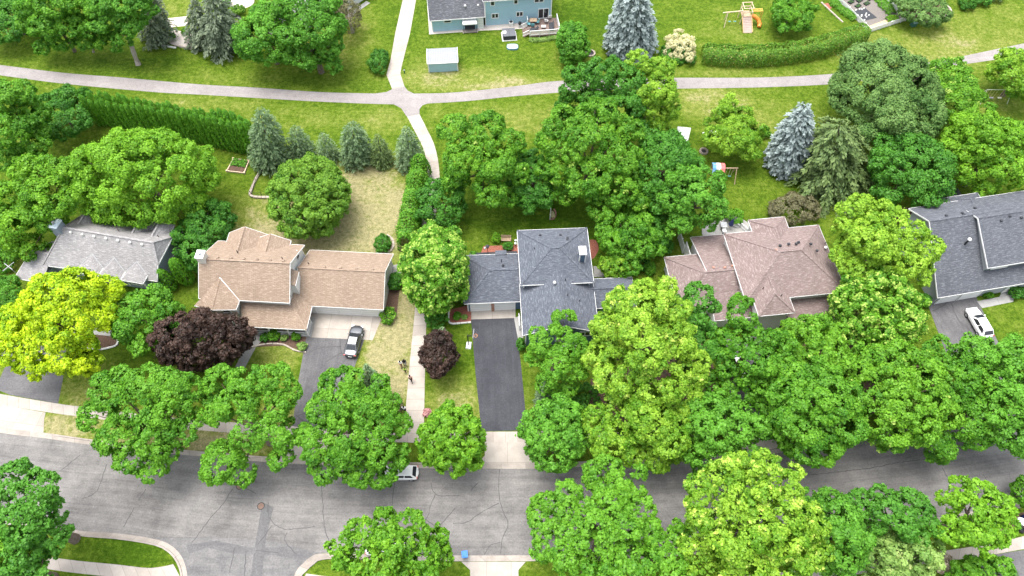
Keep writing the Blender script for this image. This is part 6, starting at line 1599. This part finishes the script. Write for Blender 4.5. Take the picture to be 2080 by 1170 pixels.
def box_table(label, px, w, d, mt, z=0.0, rz=0.0, h=.72):
    p = P(*px, z); r = empty('patio_table', (p.x, p.y, z), label, 'table', rz)
    m = MB(); m.box((0, 0, h), (w, d, .06)); m.build('tabletop', mt, r)
    for x in (-w / 2 + .08, w / 2 - .08):
        for y in (-d / 2 + .08, d / 2 - .08): m = MB(); m.beam((x, y, 0), (x, y, h - .03), .06, .06); m.build('leg', M_BLACK, r)
p = P(1481, 464); r = empty('patio_umbrella', (p.x, p.y, 0), 'folded dark blue parasol on the round concrete patio', 'parasol')
m = MB(); m.tube([(0, 0, 0), (0, 0, 2.3)], .03, 8); m.build('pole', M_GREY, r); m = MB(); m.lathe((0, 0, .9), [(.30, 0), (.36, .15), (.22, .9), (.05, 1.5)], 10); m.build('canopy', plain('navy canvas', (.03, .04, .12), .8), r)
box_table('square grey patio table on the round concrete patio', (1468, 462), .95, .95, M_GREY)
patio_chair('white patio chair below the square grey table', (1470, 472), 0, M_WHITE)
def rail_bench(label, a, b):
    a, b = P(*a), P(*b); r = empty('patio_rail', a, label, 'railing'); b = b - a; m = MB()
    for z in (.12, .85): m.beam((0, 0, z), (b.x, b.y, z), .09, .09)
    for k in range(9): q = b * (k / 8); m.beam((q.x, q.y, 0 if k % 4 == 0 else .12), (q.x, q.y, .9), .07, .05)
    m.build('rails', M_WHITE, r, weld=False)
rail_bench('white slatted rail at the back of the round patio', (1482, 456), (1499, 463)); rail_bench('white slatted rail slanting along the right side of the patio', (1501, 458), (1516, 472))
struct(sheet('side_patio', [(1205, 541), (1224, 540), (1246, 556), (1246, 562), (1206, 563)], .016, M_PAD))
p = P(1226, 556); r = empty('kettle_grill', (p.x, p.y, 0), 'black kettle grill on the side patio of the slate house', 'grill')
m = MB(); m.lathe((0, 0, .6), [(.10, 0), (.26, .08), (.30, .22), (.24, .40), (.05, .48)], 14); m.build('bowl', M_BLACK, r, smooth=True)
for i in range(3): q = 2.094 * i; m = MB(); m.tube([(.15 * math.cos(q), .15 * math.sin(q), .65), (.3 * math.cos(q), .3 * math.sin(q), 0)], .02, 6); m.build('leg', M_BLACK, r)
round_table('small round pale table on the side patio of the slate house', (1238, 558), .35, M_PANEL)

# things round the pale blue house
p = P(955, 62); r = empty('canopy_swing', (p.x, p.y, 0), 'black framed garden swing with a white canopy against the pale blue house', 'garden swing', R(5))
m = MB()
for x in (-1.15, 1.15):
    for y in (-.7, .7): m.beam((x, y, 0), (x, y * .5, 2.0), .07, .07)
    m.beam((x, -.35, 2.0), (x, .35, 2.0), .07, .07)
m.beam((-1.15, 0, 2.0), (1.15, 0, 2.0), .07, .07); m.beam((-1.15, -.7, .06), (1.15, -.7, .06), .06, .06); m.build('frame', M_BLACK, r, weld=False)
m = MB(); m.poly([(-1.3, -.75, 2.0), (1.3, -.75, 2.0), (1.3, .7, 2.2), (-1.3, .7, 2.2)]); m.poly([(-1.3, -.75, 1.94), (-1.3, .7, 2.14), (1.3, .7, 2.14), (1.3, -.75, 1.94)]); m.poly([(-1.3, -.75, 2.0), (-1.3, -.75, 1.8), (1.3, -.75, 1.8), (1.3, -.75, 2.0)]); m.build('canopy', M_WHITE, r, weld=False)
m = MB(); m.box((0, 0, .55), (1.9, .6, .14)); m.beam((0, .3, .6), (0, .42, 1.1), 1.9, .1); m.build('seat', M_CHAR, r, weld=False)
struct(sheet('swing_pad', [(939, 60), (970, 58), (971, 66), (940, 68)], .022, M_STONE))
p = P(1034, 74); r = empty('hot_tub', (p.x, p.y, 0), 'dark grey hot tub with a folding cover on the lawn by the deck', 'hot tub', R(6))
m = MB(); m.box((0, 0, .42), (2.3, 2.1, .84)); m.build('shell', M_CHAR, r, bevel=.05)
for x in (-.58, .58): m = MB(); m.box((x, .0, .91), (1.13, 2.16, .12)); m.build('cover', plain('grey tub cover', (.12, .125, .14), .6), r, bevel=.03)
m = MB(); m.box((0, -.0, .03), (2.7, 2.5, .06)); m.build('pad', M_PANEL, r)
p = P(1024, 66, .98); r = empty('folded_towel', (p.x, p.y, .98), 'white folded cloth lying on the hot tub cover', 'cloth'); m = MB(); m.box((0, 0, .04), (.75, .65, .07)); m.box((.05, .05, .09), (.6, .5, .05), .2); m.build('cloth', M_WHITE, r, bevel=.02)
p = P(1041, 97); r = empty('paddling_pool', (p.x, p.y, 0), 'white oval paddling pool with a blue rim on the lawn below the hot tub', 'paddling pool')
def oval(a, b, n=28, e=.6): return [(a * math.copysign(abs(math.cos(t)) ** e, math.cos(t)), b * math.copysign(abs(math.sin(t)) ** e, math.sin(t))) for t in [6.2832 * i / n for i in range(n)]]
m = MB(); m.prism(oval(1.02, .66), 0, .32); m.build('rim', plain('pool blue', (.22, .36, .50), .4), r); m = MB(); m.prism(oval(.90, .54), .30, .345); m.build('liner', M_WHITE, r)
p = P(1056, 55); r = empty('kettle_grill', (p.x, p.y, 0), 'black kettle grill at the left of the deck stairs', 'grill')
m = MB(); m.lathe((0, 0, .6), [(.10, 0), (.30, .08), (.34, .24), (.26, .44), (.05, .52)], 14); m.build('bowl', M_BLACK, r, smooth=True)
for i in range(3): q = 2.094 * i; m = MB(); m.tube([(.15 * math.cos(q), .15 * math.sin(q), .65), (.3 * math.cos(q), .3 * math.sin(q), 0)], .02, 6); m.build('leg', M_BLACK, r)
p = P(1038, 52); r = empty('heat_pump', (p.x, p.y, 0), 'pale grey air conditioner beside the pale blue wall', 'air conditioner'); m = MB(); m.box((0, 0, .42), (.8, .8, .84)); m.build('case', M_PANEL, r, bevel=.04); m = MB(); m.lathe((0, 0, .85), [(.32, 0), (.32, .03)], 18); m.build('fan_grille', M_BLACK, r)
Z = .63
box_table('wooden dining table on the deck', (1083, 47), 1.3, 1.0, M_WOOD, Z)
patio_chair('teal cushioned chair left of the wooden deck table', (1074, 52), R(90), M_TEAL, Z); patio_chair('teal cushioned chair right of the wooden deck table', (1091, 48), R(-90), M_TEAL, Z); patio_chair('teal cushioned chair in front of the wooden deck table', (1082, 55), R(180), M_TEAL, Z)
patio_chair('white lounge chair by the patio door', (1110, 46), R(160), M_WHITE, Z); patio_chair('pale chair in the back right corner of the deck', (1116, 38), R(200), M_PANEL, Z)
p = P(1120, 56, Z); r = empty('deck_sofa', (p.x, p.y, Z), 'charcoal sofa along the right railing of the deck', 'sofa', R(-90)); m = MB(); m.box((0, 0, .22), (1.9, .8, .44)); m.build('seat', M_CHAR, r, bevel=.05); m = MB(); m.box((0, .34, .55), (1.9, .2, .5)); m.build('backrest', M_CHAR, r, bevel=.05)
box_table('low pale coffee table in front of the charcoal sofa', (1104, 57), .8, .6, M_PANEL, Z, h=.4)
p = P(1083, 62, Z); r = empty('deck_lounger', (p.x, p.y, Z), 'dark lounger at the front left corner of the deck', 'lounger', R(10)); m = MB(); m.box((0, 0, .3), (1.3, .6, .12)); m.build('seat', M_CHAR, r, bevel=.03); m = MB(); m.beam((.6, 0, .3), (.95, 0, .7), .6, .1); m.build('backrest', M_CHAR, r)
hedge('pale flowering border in front of the deck', [(1075, 82), (1100, 82), (1132, 76)], .5, .45, L['pale'], name='flower_border', leaf=.2, clipped=False, cat='flower border')
# mast with crossed arms at the left
p = P(37, 558); r = empty('clothes_line', (p.x, p.y, 0), 'grey post with crossed arms on the lawn at the left edge', 'clothes line', R(20)); m = MB(); m.tube([(0, 0, 0), (0, 0, 2.2)], .06, 8); m.build('post', M_GREY, r)
for q in (.6, 2.2): m = MB(); m.beam((-.9 * math.cos(q), -.9 * math.sin(q), 2.2), (.9 * math.cos(q), .9 * math.sin(q), 2.22), .10, .07); m.build('arm', M_GREY, r)
# grey edging line beyond the willow, dark edging
edging('dark curved edging beside the round dark shrub at the top left', [(472, 32), (484, 35), (490, 46)], .35, .5, M_BLACK)
edging('white limestone blocks along the front of the rock bed', [(328, 92), (345, 96), (358, 98)], .2, .3, M_PANEL)

# ================================================================== people
M_SKIN = [plain('brown skin', (.16, .085, .055), .6), plain('light skin', (.50, .30, .22), .6)]
M_HAIR = plain('black hair', (.012, .010, .010), .6)
def skin_mesh(name, verts, edges, rad, mat, parent, roots=(0,), lv=1):
    me = bpy.data.meshes.new(name); me.from_pydata(verts, edges, []); me.materials.append(mat)
    o = bpy.data.objects.new(name, me); COL.objects.link(o); o.parent = parent
    sk = o.modifiers.new('skin', 'SKIN'); sk.use_smooth_shade = True
    d = me.skin_vertices[0].data
    for i, r in enumerate(rad): d[i].radius = (r, r) if not isinstance(r, tuple) else r; d[i].use_root = i in roots
    s = o.modifiers.new('sub', 'SUBSURF'); s.levels = s.render_levels = lv
    return o
def person(label, px, rz, h, skin, top, bottom, stride=.14, arms=(.12, -.12), bent=.06, bag=None, shorts=False):
    p = P(*px); k = h / 1.72
    r = empty('person', (p.x, p.y, .02), label, 'person', rz); r.scale = (k, k, k)
    V = [(0, 0, .95), (0, .0, 1.15), (0, .01, 1.36), (0, .015, 1.47), (0, .03, 1.57), (0, .03, 1.66), (0, .125, 1.575)]
    E_l = [(0, 1), (1, 2), (2, 3), (3, 4), (4, 5), (4, 6)]; Rr = [.125, .115, .13, .055, .088, .075, .018]
    roots = [0]; legs, armv = [], []
    for s, f in ((-1, stride), (1, -stride)):
        i = len(V); V += [(s * .095, 0, .88), (s * .10, f * .75 + bent, .49), (s * .10, f * 1.5 - (.05 if f < 0 else 0), .09), (s * .105, f * 1.5 + .13, .035)]
        E_l += [(0, i), (i, i + 1), (i + 1, i + 2), (i + 2, i + 3)]; Rr += [.088, .058, .040, .036]; legs.append(i)
    for s, f in ((-1, arms[0]), (1, arms[1])):
        i = len(V); V += [(s * .17, 0, 1.39), (s * .235, f * .5 - .02, 1.13), (s * .25, f + .06, .91), (s * .25, f + .09, .83)]
        E_l += [(2, i), (i, i + 1), (i + 1, i + 2), (i + 2, i + 3)]; Rr += [.062, .043, .030, .030]; armv.append(i)
        for q in range(5):                                           # four fingers of unequal length and a thumb
            j = len(V); ln = (.075, .085, .08, .062, .055)[q]
            if q < 4: a = (s * .25, f + .058 + .021 * q, .81); b2 = (s * .245, a[1] + .005, .81 - ln * .6); c = (s * .232, a[1] + .006, .81 - ln)
            else: a = (s * .24, f + .11, .87); b2 = (s * .228, f + .135, .845); c = (s * .222, f + .14, .815)
            V += [a, b2, c]; E_l += [(j, j + 1), (j + 1, j + 2)]; Rr += [.0095, .009, .007]; roots.append(j)
    skin_mesh('body', V, E_l, Rr, M_SKIN[skin], r, roots)
    idx = [0, 1, 2] + [armv[0], armv[0] + 1, armv[1], armv[1] + 1]
    sv = [V[0], V[1], V[2], V[armv[0]], tuple(Vector(V[armv[0]]).lerp(Vector(V[armv[0] + 1]), .85)), V[armv[1]], tuple(Vector(V[armv[1]]).lerp(Vector(V[armv[1] + 1]), .85))]
    skin_mesh('shirt', sv, [(0, 1), (1, 2), (2, 3), (3, 4), (2, 5), (5, 6)], [.165, .158, .175, .098, .080, .098, .080], top, r)
    tv = [V[0]]; te = []; tr_ = [.145]
    for i in legs:
        j = len(tv); kn, an = Vector(V[i + 1]), Vector(V[i + 2]); tv += [V[i], tuple(kn)] + ([] if shorts else [tuple(kn.lerp(an, .92))]); te += [(0, j), (j, j + 1)] + ([] if shorts else [(j + 1, j + 2)]); tr_ += [.11, .080] + ([] if shorts else [.062])
    skin_mesh('shorts' if shorts else 'trousers', tv, te, tr_, bottom, r)
    for i in legs:
        a, t_ = Vector(V[i + 2]), Vector(V[i + 3]); skin_mesh('shoe', [tuple(a + Vector((0, -.03, -.03))), tuple(t_ + Vector((0, .02, .005)))], [(0, 1)], [.052, .045], M_BLACK, r)
    m = MB(); m.lathe((0, .015, 1.575), [(.092, -.06), (.108, .03), (.095, .10), (.055, .145), (.01, .155)], 14, sy=1.12); hr = m.build('hair', M_HAIR, r, smooth=True)
    if bag:
        b = empty('shoulder_bag', (p.x, p.y, .02), bag, 'bag', rz); m = MB(); m.box((.36 * k, .06, .85 * k), (.14, .34, .34)); m.build('bag', M_BLACK, b, bevel=.04)
        m = MB(); m.tube([(.36 * k, -.08, 1.0 * k), (.25 * k, .0, 1.42 * k), (.36 * k, .2, 1.0 * k)], .015, 6); m.build('strap', M_BLACK, b, weld=False)
M_TW = plain('white cotton', (.80, .79, .77), .8); M_TK = plain('black cotton', (.02, .02, .024), .85); M_TL = plain('lime cotton', (.50, .78, .10), .8); M_TP = plain('pale pink cotton', (.72, .47, .40), .8)
M_BG = plain('grey cotton', (.30, .30, .33), .85); M_BP = plain('rust cotton', (.42, .20, .14), .85)
person('person in a white top and rust coloured trousers on the dry lawn', (815.5, 745), R(160), 1.86, 0, M_TW, M_BP, .10)
person('person in a black top and grey trousers standing on the dry lawn', (823, 742), R(200), 1.84, 0, M_TK, M_BG, .06)
person('person, a child in a lime green top beside the footpath', (823.5, 756), R(170), 1.30, 0, M_TL, M_TK, .08, shorts=True)
person('person in a pale pink top and black trousers walking along the footpath', (835.5, 774), R(185), 1.88, 1, M_TP, M_TK, .17, arms=(.2, -.22))
person('person in a white shirt and black trousers at the edge of the footpath', (823, 836), R(175), 1.86, 0, M_TW, M_TK, .14, bag='black shoulder bag carried by the person in the white shirt')

# dark roofed shelter behind the blue grey house
p = P(1912, 420); r = empty('garden_shelter', (p.x, p.y, 0), 'low dark roofed shelter behind the blue grey house', 'shelter', R(10)); m = MB()
for x in (-2.0, 2.0):
    for y in (-1.3, 1.3): m.beam((x, y, 0), (x, y, 2.1), .12, .12)
m.build('post', M_GREY, r, weld=False)['kind'] = 'stuff'
m = MB(); m.poly([(-2.3, -1.6, 2.1), (2.3, -1.6, 2.1), (1.2, 0, 2.7), (-1.2, 0, 2.7)]); m.poly([(2.3, 1.6, 2.1), (-2.3, 1.6, 2.1), (-1.2, 0, 2.7), (1.2, 0, 2.7)]); m.poly([(-2.3, 1.6, 2.1), (-2.3, -1.6, 2.1), (-1.2, 0, 2.7)]); m.poly([(2.3, -1.6, 2.1), (2.3, 1.6, 2.1), (1.2, 0, 2.7)]); m.build('roof', M_CHAR, r, weld=False)

# ================================================================== light, sky, camera
w = bpy.data.worlds.new('World'); S.world = w; w.use_nodes = True
nt = w.node_tree; bg = nt.nodes['Background']
sky = nt.nodes.new('ShaderNodeTexSky'); sky.sky_type = 'NISHITA'; sky.sun_disc = False
SUN_EL, SUN_AZ = R(76), R(-48)          # the sun stands high, to the left and a little beyond the houses
sky.sun_elevation = SUN_EL; sky.sun_rotation = SUN_AZ
sky.dust_density = 4.0; sky.air_density = 1.0; sky.ozone_density = 1.0
hs = nt.nodes.new('ShaderNodeHueSaturation'); hs.inputs['Saturation'].default_value = 0.35      # hazy white overcast sky
nt.links.new(sky.outputs[0], hs.inputs['Color']); nt.links.new(hs.outputs[0], bg.inputs['Color'])
bg.inputs['Strength'].default_value = 0.15
sun = bpy.data.lights.new('sun', 'SUN'); sun.energy = 1.1; sun.angle = R(40); sun.color = (1.0, .96, .90)
so = bpy.data.objects.new('sun', sun); COL.objects.link(so)
d = Vector((math.sin(SUN_AZ) * math.cos(SUN_EL), math.cos(SUN_AZ) * math.cos(SUN_EL), math.sin(SUN_EL)))
so.rotation_euler = (-d).to_track_quat('-Z', 'Y').to_euler(); so.location = d * 150

cam = bpy.data.cameras.new('camera'); cam.sensor_width = 36.0; cam.lens = 36.0 * FPX / 2080
cam.clip_start = 1.0; cam.clip_end = 4000
co = bpy.data.objects.new('camera', cam); COL.objects.link(co)
co.location = (0, 0, CAMH); co.rotation_euler = (math.pi / 2 - PITCH, 0, 0)
S.camera = co
S.view_settings.view_transform = 'Standard'; S.view_settings.look = 'None'
S.view_settings.exposure = 1.54; S.view_settings.gamma = 1.0
S.render.engine = 'CYCLES'
S.cycles.max_bounces = 6; S.cycles.diffuse_bounces = 4; S.cycles.transmission_bounces = 3
S.render.resolution_x, S.render.resolution_y = 1024, 576
